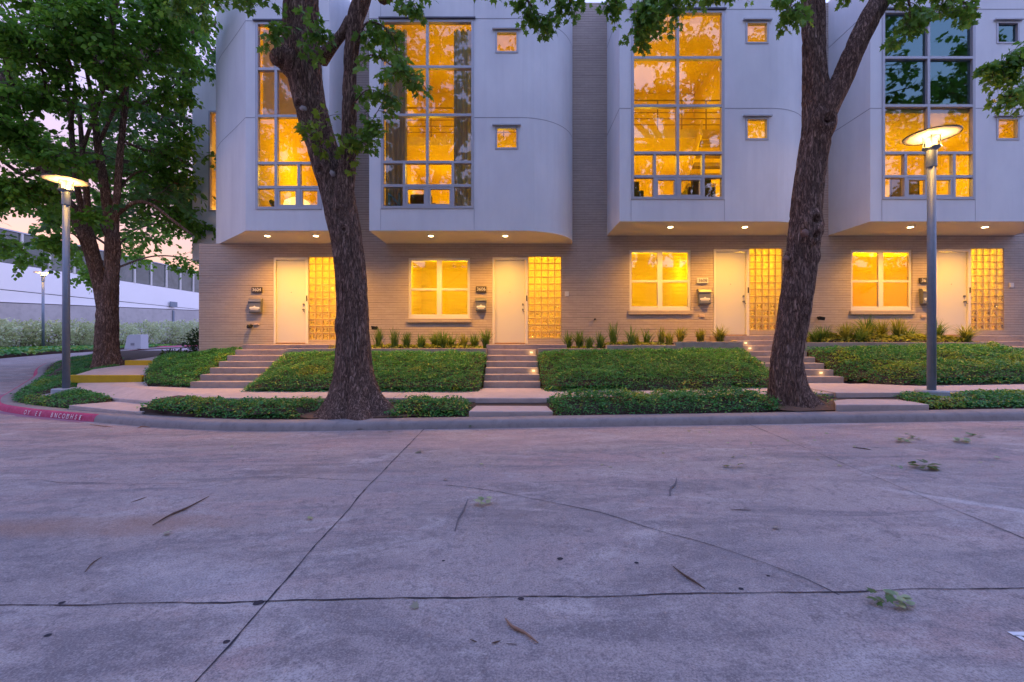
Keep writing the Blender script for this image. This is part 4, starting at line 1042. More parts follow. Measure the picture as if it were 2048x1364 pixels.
def bark_trunk(mb, pts, rad, seg=96, per=14, flare=None, amp=.022, seed=0.0, knots=()):
    """thick trunk with real furrows and root flare"""
    q = spline([(*p, r) for p, r in zip(pts, rad)], per); base = q[0][2]
    def wob(i, th, r, p):
        z = p.z; c, s_ = math.cos(th), math.sin(th)
        # furrows: ridged noise stretched along the stem
        v = Vector((c*r*13+seed, s_*r*13, z*2.1+seed)); w_ = noise.noise(Vector((c*2+seed, s_*2, z*1.6)))*.5
        f1 = 1-abs(noise.noise(v+Vector((w_, w_, 0)))*2.0); f2 = noise.noise(v*2.6)
        d = amp*(.18-1.25*max(0, f1-.55)*1.6+.35*f2)
        low = noise.noise(Vector((c*1.3+seed, s_*1.3, z*.8)))*.045*r/.3
        e = 0
        if flare:
            h = z-base; k = math.exp(-max(0, h)/flare[0]); lob = 0
            for a, g in flare[2]: 
                da = math.atan2(math.sin(th-a), math.cos(th-a)); lob += g*math.exp(-(da/.33)**2)
            e = r*flare[1]*k*(.55+.25*noise.noise(Vector((c*2.2, s_*2.2, seed)))) + r*lob*math.exp(-max(0, h)/(flare[0]*.55))
        for (kz, ka, kr, kh) in knots:
            da = math.atan2(math.sin(th-ka), math.cos(th-ka)); dd = ((z-kz)/kr)**2+(da*r/kr)**2
            e += kh*math.exp(-dd)*(1-1.5*math.exp(-dd*4))
        return max(.01, r+d+low+e)
    mb.tube([x[:3] for x in q], [x[3] for x in q], seg, 0, wob)

def pxs(lst, d0): return [at(a, b, d0 if len(x) < 4 else x[3]) for x in lst for a, b in [x[:2]]]

# the tube frame puts angle pi/2 roughly toward -x/+y; knots are listed by trial
def make_tree(name, label, group='tall street trees'):
    return None

SCARA = simple('weathered cut wood', (.36,.31,.30), .9, var=.3, vscale=30, bump=.4); SCARB = simple('brown cut wood', (.22,.135,.11), .9, var=.3, vscale=30, bump=.4)
def scars(t, lst, m=None):
    for px, py, d, r in lst:
        x, y, z = at(px, py, d); mb = MB()
        mb.tube([(x, y+.08, z), (x, y+.01, z), (x, y-.012, z)], [r*1.15, r, r*.62], 14, 0, lambda i, th, rr, p: rr*(1+.18*math.sin(2*th+px)+.1*math.sin(5*th)))
        mb.build('cut_scar', m or SCARA, t, smooth=True)

# ---- leaning forked trunk (centre left)
def tree_a():
    base = (-2.66, 8.28, .12)
    t = thing('maple_tree', base, 'leaning forked street tree with flared roots before the end house', 'tree', 'tall street trees')
    w_ = MB(); D = 8.28; s = D/910
    P = lambda px, py, d=D: at(px, py, d)
    main = [P(716, 842), P(714, 812), P(711, 775), P(708, 735), P(706, 690), P(704, 600), P(696, 500), P(683, 425), P(668, 360), P(648, 300), P(630, 240), P(615, 180), P(604, 110), P(602, 40), P(602, -30), P(596, -130)]
    rad = [41, 40.5, 39, 37.5, 36.5, 35.5, 35.5, 37, 36, 34, 34, 36, 41, 40, 37, 31]
    bark_trunk(w_, main, [r*s*.84 for r in rad], 128, 22, (.46, 1.95, [(1.5, 1.9), (-1.55, 1.9), (2.35, 1.0), (-2.4, .8), (3.05, .55), (.5, .5), (-.6, .5)]), .024, 1.3,
               knots=[(CZ+3.05, 3.1, .12, .09), (CZ+.28, 2.3, .12, .07), (CZ+1.95, -2.6, .10, .06), (CZ+4.2, 3.0, .12, .08), (CZ+2.4, -2.2, .08, .05)])
    right = [P(684, 420, 8.2), P(690, 370, 8.1), P(696, 310, 8.05), P(698, 240, 8.02), P(699, 170, 8), P(703, 100, 8), P(711, 40, 8), P(729, -20, 8), P(752, -110, 8)]
    bark_trunk(w_, right, [r*s*.80 for r in (30, 24, 19, 16, 15, 16, 18.5, 20, 18)], 64, 16, None, .018, 4.1)
    stub = [P(585, 125, 8.2), P(562, 117, 8.1), P(546, 118, 8.0)]
    bark_trunk(w_, stub, [r*s for r in (34, 22, 11)], 40, 10, None, .012, 7.7)
    br = [P(640, 118, 8.1), P(660, 98, 8.0), P(684, 68, 7.95), P(702, 42, 7.98)]
    bark_trunk(w_, br, [r*s for r in (16, 11, 9, 11)], 32, 10, None, .010, 9.1)
    T = Tree(); T.wood = w_
    # hanging sprays and shoots low on the stems
    T.bough([P(640, 280, 8.0), P(622, 262, 7.7), P(604, 236, 7.6)], .012, .004, 7, .24, 5, .3, .6, .8, sub=0)
    T.bough([P(655, 330, 8.0), P(640, 290, 7.7), P(650, 235, 7.6)], .012, .004, 9, .26, 6, .2, .5, .8, sub=0)
    T.bough([P(672, 340, 7.9), P(700, 310, 7.65), P(690, 255, 7.6)], .012, .004, 9, .26, 6, .2, .6, .8, sub=0)
    YP, YD = T.P, T.D; T.P, T.D = [], []
    T.bough([P(600, 60, 7.95), P(575, 50, 7.7), P(552, 66, 7.6)], .014, .004, 8, .28, 7, .3, .6, .7)
    T.bough([P(608, 110, 7.9), P(622, 70, 7.6), P(640, 52, 7.5)], .014, .004, 10, .3, 8, .2, .7, .7)
    T.bough([P(712, 90, 7.9), P(735, 45, 7.7), P(775, 60, 7.6), P(800, 110, 7.5)], .02, .004, 16, .36, 9, .1, .8, .6)
    T.bough([P(710, 130, 7.9), P(745, 110, 7.7), P(790, 135, 7.6), P(840, 160, 7.5)], .016, .004, 14, .3, 8, .2, .7, .6)
    T.bough([P(700, 335, 7.95), P(722, 285, 7.8), P(748, 235, 7.7), P(790, 165, 7.6)], .014, .003, 14, .24, 6, .15, .5, .7)
    T.bough([P(702, 330, 7.95), P(722, 290, 7.8), P(740, 262, 7.7)], .012, .003, 7, .22, 6, .4, .6, .7)
    T.bough([P(705, 210, 7.95), P(735, 180, 7.8), P(770, 190, 7.7)], .012, .003, 9, .26, 7, .3, .6, .7)
    # overhead boughs
    T.bough([P(602, -20, 8.2), P(560, -70, 7.9), P(500, -60, 7.6), P(455, -25, 7.4)], .07, .010, 20, .55, 12, .3, .9, .5)
    T.bough([P(602, -40, 8.2), P(520, -110, 8.6), P(420, -80, 9.0), P(370, -10, 9.3)], .07, .010, 24, .65, 12, .3, .8, .5)
    T.bough([P(602, -90, 8.3), P(480, -240, 7.8), P(330, -260, 7.4), P(230, -190, 7.2)], .08, .01, 30, .7, 12, .3, .6, .5)
    T.bough([P(735, -40, 8.0), P(810, -110, 7.8), P(900, -90, 7.7), P(975, -42, 7.6)], .07, .010, 16, .45, 10, .5, .6, .5)
    T.bough([P(740, -70, 8.0), P(880, -160, 8.4), P(1000, -80, 8.7), P(1060, 8, 8.9), P(1090, 44, 9.0)], .07, .006, 20, .42, 10, .55, .8, .5)
    T.bough([P(740, -70, 8.0), P(900, -190, 8.4), P(1060, -110, 8.9), P(1130, -20, 9.0), P(1140, 10, 9.05)], .07, .006, 18, .4, 9, .6, .8, .5)
    T.bough([P(720, 5, 8.0), P(760, -25, 7.7), P(800, -15, 7.5), P(828, 8, 7.4)], .03, .006, 10, .3, 9, .3, .8, .5)
    # crown well above the picture
    for k in range(6):
        a = 2*math.pi*k/6+.3; Lc = 3.0+random.random(); sx_, sz_ = (-3.9, 7.9) if k % 2 else (-2.3, 7.8)
        T.bough([(sx_, 8.2, 7.6), (sx_+.35*Lc*math.cos(a), 8.2+.35*Lc*math.sin(a)*.8, 9.2), (sx_+.8*Lc*math.cos(a), 8.2+.7*Lc*math.sin(a), 10.4), (sx_+1.15*Lc*math.cos(a), 8.2+.95*Lc*math.sin(a), 10.6)], .12, .015, 15, .9, 10, .3, .2, .6)
    scars(t, [(606, 216, 7.99, .055), (664, 346, 7.985, .05)])
    w_.build('trunk', BARK, t, smooth=True)
    T.leaves('crown', LEAFA, .118, lobed(), t, .7, .6)
    T.P, T.D = YP, YD; T.leaves('young_shoots', LEAFY, .12, lobed(), t, .7, .6)
tree_a()

def tree_b():
    D = 8.35; s = D/910
    t = thing('maple_tree', (5.15, D, .22), 'straight right street tree with burls, splitting in two high up', 'tree', 'tall street trees')
    w_ = MB(); P = lambda px, py, d=D: at(px, py, d)
    main = [P(1578, 832), P(1577, 808), P(1574, 775), P(1572, 740), P(1575, 700), P(1592, 600), P(1605, 500), P(1612, 420), P(1622, 330), P(1633, 255), P(1636, 205), P(1630, 160), P(1627, 100), P(1626, 20), P(1624, -60), P(1620, -140)]
    rad = [38, 38, 37, 36, 34, 36, 36, 33, 32, 34, 36, 29, 26, 25, 24, 22]
    bark_trunk(w_, main, [r*s*.78 for r in rad], 128, 22, (.38, .85, [(-1.65, 2.0), (1.5, 1.1), (-2.3, .9), (2.5, .7), (.3, .5)]), .024, 11.3,
               knots=[(CZ+2.16, -2.75, .15, .14), (CZ+1.88, -2.7, .12, .12), (CZ+3.95, -2.75, .17, .13), (CZ+1.5, 2.0, .10, .09), (CZ+2.05, -1.75, .09, .08), (CZ+1.55, -1.7, .08, .07), (CZ+.42, -2.6, .10, .06)])
    right = [P(1640, 245, 8.3), P(1660, 205, 8.2), P(1684, 160, 8.15), P(1704, 112, 8.1), P(1724, 66, 8.1), P(1745, 25, 8.1), P(1770, -20, 8.1), P(1800, -90, 8.1)]
    bark_trunk(w_, right, [r*s*.9 for r in (24, 23, 21.5, 20.5, 20, 20, 19.5, 17)], 72, 16, None, .018, 14.1)
    T = Tree(); T.wood = w_
    T.bough([P(1620, -60, 8.3), P(1500, -150, 8.5), P(1380, -90, 8.7), P(1310, -10, 8.8), P(1285, 60, 8.8)], .08, .006, 40, .5, 12, .5, .9, .5)
    T.bough([P(1620, -60, 8.3), P(1520, -110, 8.2), P(1400, -60, 8.3), P(1330, 10, 8.4)], .07, .006, 26, .5, 11, .55, .8, .5)
    T.bough([P(1620, -50, 8.3), P(1480, -170, 8.7), P(1330, -130, 9.0), P(1235, -40, 9.1), P(1222, 5, 9.1)], .07, .006, 14, .3, 10, .72, .8, .5)
    T.bough([P(1622, -40, 8.3), P(1560, -80, 8.0), P(1500, -50, 7.9), P(1440, -22, 7.8)], .05, .006, 20, .32, 9, .4, .6, .5)
    T.bough([P(1624, -30, 8.3), P(1600, -50, 8.0), P(1585, -10, 7.8), P(1578, 25, 7.75)], .04, .005, 14, .36, 10, .4, .9, .5)
    T.bough([P(1640, -20, 8.3), P(1690, -45, 8.5), P(1700, -25, 8.6)], .03, .006, 10, .35, 9, .2, .8, .5)
    T.bough([P(1775, -20, 8.1), P(1800, -30, 7.9), P(1820, 15, 7.8), P(1815, 60, 7.75)], .04, .005, 20, .36, 10, .3, .8, .5)
    T.bough([P(1785, -50, 8.1), P(1850, -60, 7.9), P(1900, -15, 7.8), P(1945, 15, 7.8)], .05, .005, 22, .34, 9, .35, .6, .5)
    T.bough([P(1790, -60, 8.1), P(1960, -150, 7.6), P(2110, -60, 7.3), P(2080, 60, 7.2), P(2020, 120, 7.2), P(1975, 140, 7.2)], .06, .005, 26, .4, 10, .62, .6, .5)
    T.bough([P(1790, -60, 8.1), P(2000, -130, 7.5), P(2150, 20, 7.2), P(2080, 150, 7.1), P(2010, 190, 7.1)], .05, .005, 16, .34, 9, .68, .7, .5)
    for k in range(6):
        a = 2*math.pi*k/6; Lc = 3.0+random.random(); sx_ = 5.5 if k % 2 else 6.9
        T.bough([(sx_, 8.3, 7.7), (sx_+.35*Lc*math.cos(a), 8.3+.3*Lc*math.sin(a), 9.2), (sx_+.8*Lc*math.cos(a), 8.3+.6*Lc*math.sin(a), 10.4), (sx_+1.15*Lc*math.cos(a), 8.3+.9*Lc*math.sin(a), 10.6)], .12, .015, 15, .9, 10, .3, .2, .6)
    scars(t, [(1613, 465, 8.03, .055), (1576, 517, 8.2, .045)], SCARB)
    w_.build('trunk', BARK, t, smooth=True)
    T.leaves('crown', LEAFA, .112, lobed(), t, .7, .6)
tree_b()

def tree_c():
    D = 14.5; s = D/910
    t = thing('elm_tree', (-12.9, D, .65), 'broad many-stemmed tree in the left corner bed beside the yellow step', 'tree', 'tall street trees')
    w_ = MB(); P = lambda px, py, d=D: at(px, py, d)
    main = [P(217, 738), P(216, 722), P(214, 700), P(213, 660), P(215, 625), P(219, 595), P(224, 555), P(227, 500), P(224, 460), P(216, 415), P(207, 360), P(196, 290), P(185, 200)]
    bark_trunk(w_, main, [r*s*.64 for r in (31, 30, 29, 28, 26, 22, 19, 18, 17, 14, 12, 10, 7)], 80, 12, (.35, .55, [(0, .9), (math.pi, .4), (-1.2, .4)]), .03, 21.3)
    def limb(pts, rad, seg=40, seed=0): bark_trunk(w_, [P(*p) for p in pts], [r*s*.70 for r in rad], seg, 10, None, .014, seed)
    limb([(212,650),(208,605),(199,560),(186,515),(172,470),(152,430),(120,385),(85,330),(50,262),(10,170),(-30,90)], (17,19,18.5,18,19,16,13,11,9,8,6), 48, 31)
    limb([(228,480),(232,420),(238,345),(243,280),(249,215),(252,170),(256,110)], (11,9,8.5,8,8,7,5), 32, 37)
    limb([(178,485),(168,440),(155,375),(146,300),(140,220),(130,140)], (12,9,7,6.5,6,5), 32, 39)
    limb([(172,470),(175,430),(172,370),(165,300),(160,230)], (9,8,7,6,5), 28, 41)
    limb([(85,330),(60,350),(30,340),(-20,300)], (6,5,5,4), 24, 43)
    limb([(232,430),(270,405),(305,410),(345,440),(385,470)], (6,5,4.5,4,3), 24, 45)
    T = Tree(); T.wood = w_
    B = lambda pts, r0, n, tl, lv, st=.25, dr=.5: T.bough([P(*p) for p in pts], r0, .008, int(n*1.2), tl, lv, st, dr, .35, 7)
    B([(160,440,14.5),(100,385,13.6),(40,375,13),(-40,390,12.6)], .05, 40, .65, 12, .25, .25)
    B([(120,385,14.5),(60,370,13.4),(0,360,12.8),(-70,350,12.4)], .05, 44, .8, 12)
    B([(85,330,14.3),(70,300,13),(20,250,12.3),(-50,240,12)], .05, 44, .8, 12)
    B([(50,262,14.3),(90,180,13),(70,110,12.2),(30,60,11.8)], .06, 50, .9, 13)
    B([(50,262,14.3),(20,150,13.5),(-20,60,13),(-80,10,12.5)], .06, 44, .9, 13)
    B([(140,260,14.5),(150,170,13.3),(130,80,12.4),(150,0,11.8)], .06, 54, .9, 13)
    B([(165,300,14.5),(200,200,13.5),(230,110,12.6),(220,20,12)], .06, 54, .9, 13)
    B([(196,290,14.5),(250,180,14),(310,100,13.6),(350,20,13.2)], .06, 54, .9, 13)
    B([(249,215,14.5),(300,200,14.8),(350,170,15),(385,110,15)], .05, 40, .8, 12)
    B([(243,280,14.5),(290,300,15),(330,300,15.6),(372,260,16)], .05, 36, .8, 12)
    B([(216,415,14.5),(265,350,15),(320,340,15.6),(375,350,16.5)], .045, 38, .8, 12)
    B([(270,405,14.6),(310,400,15.2),(350,430,15.8),(385,445,16.4)], .045, 38, .8, 12, .3)
    B([(185,515,14.5),(150,470,14),(120,470,13.6),(100,480,13.4)], .03, 12, .5, 10, .4)
    B([(210,470,14.4),(195,440,13.8),(170,430,13.4)], .03, 10, .5, 10, .3)
    B([(185,200,14.5),(170,110,13.5),(180,20,12.5),(200,-80,12)], .06, 54, .9, 13)
    B([(130,140,14.5),(110,60,13.5),(60,-20,12.5),(0,-60,12)], .06, 54, .9, 13)
    B([(256,110,14.5),(300,40,13.5),(350,-10,12.5),(400,-60,12)], .06, 46, .9, 13)
    B([(150,200,14.5),(100,200,13.2),(40,180,12.6),(-10,200,12.2)], .05, 44, .9, 12)
    B([(10,170,14),(-60,160,13),(-120,200,12.5)], .05, 30, .9, 12)
    B([(200,320,14.5),(160,330,13.6),(110,310,13),(60,290,12.8)], .045, 36, .8, 12)
    for k in range(8):
        a = 2*math.pi*k/8; T.bough([(-12.9,14.5,9.5),(-12.9+1.6*math.cos(a),14.5+1.4*math.sin(a),11.5),(-12.9+3.4*math.cos(a),14.5+2.6*math.sin(a),12.8),(-12.9+4.6*math.cos(a),14.5+3.4*math.sin(a),12.8)], .12, .015, 18, 1.1, 10, .2, .3, .5)
    w_.build('trunk', BARK, t, smooth=True)
    T.leaves('crown', LEAFC, .15, simple_leaf()*np.array([1.5,1,1]), t, .6, .8)
tree_c()

def back_tree(x, y, z, h, sp, label, mat, nb, tw, lv, size, lean=0):
    t = thing('background_tree', (x, y, z), label, 'tree', 'trees behind the corner')
    w_ = MB(); bark_trunk(w_, [(x,y,z-.3),(x+.1,y,z+h*.2),(x+lean*.5,y,z+h*.45),(x+lean,y,z+h*.8)], [.30,.25,.2,.08], 24, 8, (.3,.5,[(0,.4),(2,.4)]), .02, x)
    T = Tree(); T.wood = w_
    for k in range(nb):
        a = 2.4*k+x; f = .28+.62*(k+.5)/nb; L = sp*(1.05-.55*f)*random.uniform(.8, 1.2); ox, oz = x+lean*f, z+h*f
        T.bough([(ox,y,oz), (ox+.45*L*math.cos(a), y+.45*L*math.sin(a), oz+.25*L), (ox+.85*L*math.cos(a), y+.85*L*math.sin(a), oz+.28*L), (ox+1.1*L*math.cos(a), y+1.1*L*math.sin(a), oz+.15*L)], .07, .012, tw, sp*.22, lv, .15, .5, .4, 6)
    w_.build('trunk', BARK, t, smooth=True)
    T.leaves('crown', mat, size, simple_leaf()*np.array([1.5,1,1]), t, .6, .8)
back_tree(-13.8, 21.5, .8, 15.5, 6.2, 'bright green tree rising close behind the end house', LEAFD, 40, 22, 12, .20)
back_tree(-22.6, 25.5, .7, 13.5, 5.2, 'dark tree behind the broad corner tree, across the side street', LEAFC, 24, 18, 11, .22)
back_tree(-19.5, 15.0, .5, 12.0, 4.6, 'dark tree at the far left edge of the side street', LEAFC, 22, 18, 11, .20)

# trees and gaps of sky across the street: what the panes reflect
def mirror_tree(x, y, h, sp, label):
    t = thing('street_tree', (x, y, 0), label, 'tree', 'trees across the street')
    w_ = MB(); bark_trunk(w_, [(x,y,-.3),(x,y,h*.25),(x+.4,y,h*.6),(x+.3,y,h*.85)], [.34,.28,.2,.1], 24, 8, (.3,.6,[(0,.5)]), .02, x)
    T = Tree(); T.wood = w_
    for k in range(30):
        a = 2.4*k+x; f = .22+.76*(k+.5)/30; L = sp*(1.1-.55*f)
        T.bough([(x,y,h*f),(x+.5*L*math.cos(a),y+.5*L*math.sin(a),h*f+.3*L),(x+L*math.cos(a),y+L*math.sin(a),h*f+.25*L)], .08, .012, 19, sp*.24, 11, .12, .4, .5, 5)
    w_.build('trunk', BARK, t, smooth=True)
    T.leaves('crown', LEAFC, .36, simple_leaf()*np.array([1.5,1,1]), t, .6, .8)
mirror_tree(-17, -10.5, 23, 7.4, 'tall tree across the street mirrored in the end house panes')
mirror_tree(-6.0, -10, 24, 7.6, 'tall tree across the street mirrored in the curtained window')
mirror_tree(4.5, -10.5, 24, 7.4, 'tall tree across the street mirrored left of the straight trunk')
mirror_tree(13.5, -10, 24, 7.4, 'tall tree across the street mirrored in the slatted window')
mirror_tree(24.5, -10.5, 24, 7.6, 'tall tree across the street mirrored behind the right lamp')
mirror_tree(36, -10, 23, 7.4, 'tall tree across the street mirrored in the rightmost small panes')

# unseen brick block and hedge, added to darken reflections in the ground floor panes
t = thing('added_brick_block', (8, -19, 0), 'added low dark brick block across the street, unseen, darkening reflections in the ground floor panes', 'building')
m = MB(); hl_ = [(-46+9*k, -43+9*k, 1.2, 3.2) for k in range(13)]; m.plate(-50, 75, -.4, 8.5, -25, -19, [(-h[1], -h[0], h[2], h[3]) for h in hl_ if -h[1] > -50]); m.build('brick_wall', BRICK, t)
m = MB(); m.box(-51, 76, -26, -18.6, 8.51, 8.9); m.build('roof', DARKM, t)
m = MB()
for h in hl_:
    if -h[1] > -50: m.quad((-h[0], -19.4, h[2]), (-h[1], -19.4, h[2]), (-h[1], -19.4, h[3]), (-h[0], -19.4, h[3]))
m.build('window_panes', GLASSD, t)
for i_, (hx, hw_) in enumerate(((-26, 12), (-12, 13), (2, 13), (16, 13), (30, 13), (44, 12))):
    n = 1500; P = np.stack([rng.uniform(hx-hw_/2, hx+hw_/2, n), rng.uniform(-16.5, -14.5, n), 3.6*rng.random(n)**.7*(1+.2*rng.normal(size=n))], 1)
    v, f = place_leaves(P, rng.normal(size=(n, 3)), rng.uniform(.3, .6, n), simple_leaf(), .6, .7)
    o = mesh_np('hedge', v, [f], LEAFC, off=(hx, -15.5, 0)); o.location = (hx, -15.5, 0)
    tag(o, ['outermost', 'second', 'third', 'fourth', 'fifth', 'sixth'][i_]+' length of added unseen hedge across the street, counted from the corner', 'hedge', 'tall hedge across the street')

# ================================================================== ground cover
def inside(poly, x, y):
    c = np.zeros(len(x), bool); n = len(poly)
    for i in range(n):
        (x1, y1), (x2, y2) = poly[i], poly[(i+1) % n]
        k = ((y1 > y) != (y2 > y)) & (x < (x2-x1)*(y-y1)/(y2-y1+1e-12)+x1); c ^= k
    return c
def edge_dist(poly, x, y):
    d = np.full(len(x), 1e9); n = len(poly)
    for i in range(n):
        (x1, y1), (x2, y2) = poly[i], poly[(i+1) % n]; L2 = (x2-x1)**2+(y2-y1)**2
        t = np.clip(((x-x1)*(x2-x1)+(y-y1)*(y2-y1))/L2, 0, 1); d = np.minimum(d, np.hypot(x-x1-t*(x2-x1), y-y1-t*(y2-y1)))
    return d
def bumps(x, y, s=1.3, seed=0):
    return np.array([noise.noise(Vector((a*s, b*s, seed))) for a, b in zip(x, y)])
def bed(poly, ground, th, label, dens=2900, size=.043, holes=(), seed=0, mats=(COVER, COVERY), yell=None, edge=.32, name='ground_cover'):
    """ivy-like bed: lumpy soil shell under tens of thousands of small leaves"""
    P = np.array(poly); x0, y0 = P.min(0); x1, y1 = P.max(0); A = (x1-x0)*(y1-y0)
    n = int(A*dens); x = rng.uniform(x0, x1, n); y = rng.uniform(y0, y1, n); k = inside(poly, x, y)
    for hx, hy, hr in holes: k &= np.hypot(x-hx, y-hy) > hr*(1+.25*np.sin(5*np.arctan2(y-hy, x-hx)))
    x, y = x[k], y[k]; ed = np.clip(edge_dist(poly, x, y)/edge, 0, 1)
    for hx, hy, hr in holes: ed = np.minimum(ed, np.clip((np.hypot(x-hx, y-hy)-hr)/.2, .15, 1))
    prof = np.sqrt(1-(1-ed)**2)*.85+.15
    top = th*prof*(1+.35*bumps(x, y, 2.2, seed)+.22*bumps(x, y, 6, seed+4))
    g = np.array([ground(a, b) for a, b in zip(x, y)])
    u = rng.random(len(x)); z = g+np.where(ed < .9, top*u**.6, top*(.72+.33*u))
    # leaves near the rim lean over the edge
    jit = rng.normal(size=(len(x), 2))*.035*(1.2-ed)[:, None]; x = x+jit[:, 0]; y = y+jit[:, 1]
    a = rng.uniform(0, 2*np.pi, len(x)); D = np.stack([np.cos(a), np.sin(a), rng.uniform(-.55, .35, len(x))], 1)
    D[:, 1] -= .25
    sz = size*rng.uniform(.55, 1.3, len(x))
    v, f = place_leaves(np.stack([x, y, z], 1), D, sz, quad_leaf()*np.array([1.15, 1, 1]), .55, .8)
    yl = (bumps(x, y, 1.1, seed+9)+.5*bumps(x, y, 4.5, seed+2) > (.28 if yell is None else yell)) & (rng.random(len(x)) < .75)
    # soil shell
    st = .16; gx = np.arange(x0-st, x1+st, st); gy = np.arange(y0-st, y1+st, st); X, Y = np.meshgrid(gx, gy); X, Y = X.ravel(), Y.ravel()
    ins = inside(poly, X, Y); e2 = np.where(ins, np.clip(edge_dist(poly, X, Y)/edge, 0, 1), 0)
    Z = np.array([ground(a_, b_) for a_, b_ in zip(X, Y)])+np.where(ins, th*.55*np.sqrt(np.clip(1-(1-e2)**2, 0, 1)), -.03)
    for hx, hy, hr in holes: Z = np.where(np.hypot(X-hx, Y-hy) < hr+.08, Z-th*.5, Z)
    w_ = len(gx); q = []
    ids = ins.reshape(len(gy), w_)
    for j in range(len(gy)-1):
        for i in range(w_-1):
            if ids[j, i] or ids[j, i+1] or ids[j+1, i] or ids[j+1, i+1]:
                if ids[j, i]+0+ids[j, i+1]+ids[j+1, i]+ids[j+1, i+1] >= 3: q.append((j*w_+i, j*w_+i+1, (j+1)*w_+i+1, (j+1)*w_+i))
    q = np.array(q, int).reshape(-1, 4)
    X, Y, Z = list(X), list(Y), list(Z); sk = []; pv = None      # soil skirt round the rim
    for (xa, ya), (xb, yb) in zip(poly, poly[1:]+poly[:1]):
        L = math.hypot(xb-xa, yb-ya); m_ = max(1, int(L/.25))
        for k_ in range(m_+1):
            xx, yy = xa+(xb-xa)*k_/m_, ya+(yb-ya)*k_/m_; gz = ground(xx, yy); b = len(X)
            X += [xx, xx]; Y += [yy, yy]; Z += [gz+th*.12, gz-.3]
            if pv is not None: sk.append((pv, b, b+1, pv+1))
            pv = b
    q = np.vstack([q, np.array(sk, int)]); X, Y, Z = np.array(X), np.array(Y), np.array(Z)
    V = np.vstack([np.stack([X, Y, Z], 1), v]); o = len(X)
    F = [q, f[~yl]+o, f[yl]+o]
    c = (float(x.mean()), float(y.mean()), float(g.min()))
    ob = mesh_np(name, V, F, [SOIL, mats[0], mats[1]], [0, 1, 2], off=c); ob.location = c
    return tag(ob, label, 'ground cover', 'clipped ground cover beds', 'stuff')

def toe_mound(toe, z0, z1):
    def g(x, y):
        d = 9.0
        for (x1, y1), (x2, y2) in zip(toe[:-1], toe[1:]):
            L2 = (x2-x1)**2+(y2-y1)**2; t = max(0, min(1, ((x-x1)*(x2-x1)+(y-y1)*(y2-y1))/L2)); d = min(d, math.hypot(x-x1-t*(x2-x1), y-y1-t*(y2-y1)))
        t = d/(d+max(.001, 12.1-y)); return z0+.0165*max(0, min(x, 14)-.5)*(1-.2*t)+(z1-z0)*(.72*t+.28*math.sin(t*math.pi/2))
    return g
def mound(y0, z0, y1, z1):
    def g(x, y):
        t = max(0, min(1, (y-y0)/(y1-y0))); return z0+.0165*max(0, min(x, 14)-.5)*(1-.2*t)+(z1-z0)*(.72*t+.28*math.sin(t*math.pi/2))
    return g
gA = toe_mound([(-6.05,10.42),(-5.98,10.30),(-5.75,9.72),(-4,9.72),(-1.0,9.64),(-.69,9.9)], .30, 1.03)
bed([(-6.0,12.12),(-6.0,10.95),(-5.98,10.35),(-5.75,9.72),(-4,9.72),(-2,9.68),(-1.0,9.64),(-.72,9.88),(-.69,12.12)], gA, .19, 'sloping green bed behind the leaning forked trunk', seed=1, yell=.44)
bed([(.70,12.12),(.70,10.1),(.78,9.70),(2.5,9.66),(4.6,9.66),(6.0,9.85),(6.17,10.4),(6.17,12.12)], toe_mound([(.68,10.1),(.78,9.70),(2.5,9.66),(4.6,9.66),(6.0,9.85),(6.2,10.4)], .31, 1.05), .19, 'broad sloping green bed between the narrow steps and the straight trunk', seed=2, yell=.5)
bed([(7.77,12.12),(7.77,10.75),(8.1,10.3),(8.7,9.72),(10,9.70),(12.8,9.72),(12.84,12.12)], toe_mound([(7.74,10.78),(8.1,10.3),(8.7,9.72),(10,9.70),(12.9,9.72)], .33, 1.04), .21, 'sloping green bed behind the right street lamp', seed=3, yell=.24)
def gEnd(x, y):
    return .33+.72*smooth01((y-10.5)/3.0)*(1-.25*smooth01((-8.2-x)/1.6))
bed([(-7.46,10.6),(-7.46,13.62),(-9.4,13.64),(-10.3,14.3),(-10.75,14.1),(-10.2,13.0),(-9.6,11.95),(-8.8,11.0)], gEnd, .18, 'blue green sloping bed left of the wide end steps', seed=4, yell=.42)
def kz(x, y): return road_z(x, 7.5)+.12+.10*smooth01((y-7.8)/.8)
TA = (-2.66, 8.28); TB = (5.15, 8.35)
bed([(-7.15,8.74),(-6.5,8.46),(-5.6,8.14),(-4.6,7.90),(-3.4,7.80),(-1.9,7.80),(-1.9,8.72),(-3.8,8.75),(-5.6,8.95),(-6.9,9.12)], kz, .21, 'clipped green strip along the kerb, left of the leaning trunk', dens=3000, holes=[(*TA, .62), (-3.3,7.9,.42)], seed=5, yell=.34)
bed([(-2.2,8.05),(-1.6,7.84),(-.80,7.82),(-.78,8.55),(-1.0,8.70),(-2.3,8.70)], kz, .22, 'short clipped green strip right of the leaning trunk', dens=3100, holes=[(*TA, .58)], seed=6, yell=.4)
bed([(.76,7.82),(4.3,7.82),(4.75,8.0),(5.0,8.75),(3.0,8.85),(.70,8.78)], kz, .25, 'long clipped green strip along the kerb before the broad bed', dens=3100, holes=[(*TB, .5)], seed=7, yell=.36)
bed([(5.25,8.35),(5.62,8.05),(6.0,8.45),(6.15,9.15),(5.6,9.2),(5.2,9.0)], lambda x, y: kz(x, y)+.02, .12, 'thin scrappy green patch right of the straight trunk', dens=600, holes=[(*TB, .42)], seed=8, yell=.05)
bed([(7.36,8.78),(7.16,8.3),(7.2,7.86),(9,7.82),(12.5,7.82),(12.6,8.7),(10.5,8.74),(8.4,8.78)], lambda x, y: kz(x, y)+.02, .13, 'clipped green strip along the kerb in front of the right street lamp', dens=2900, holes=[(8.0, 8.56, .30)], seed=9, yell=.10)
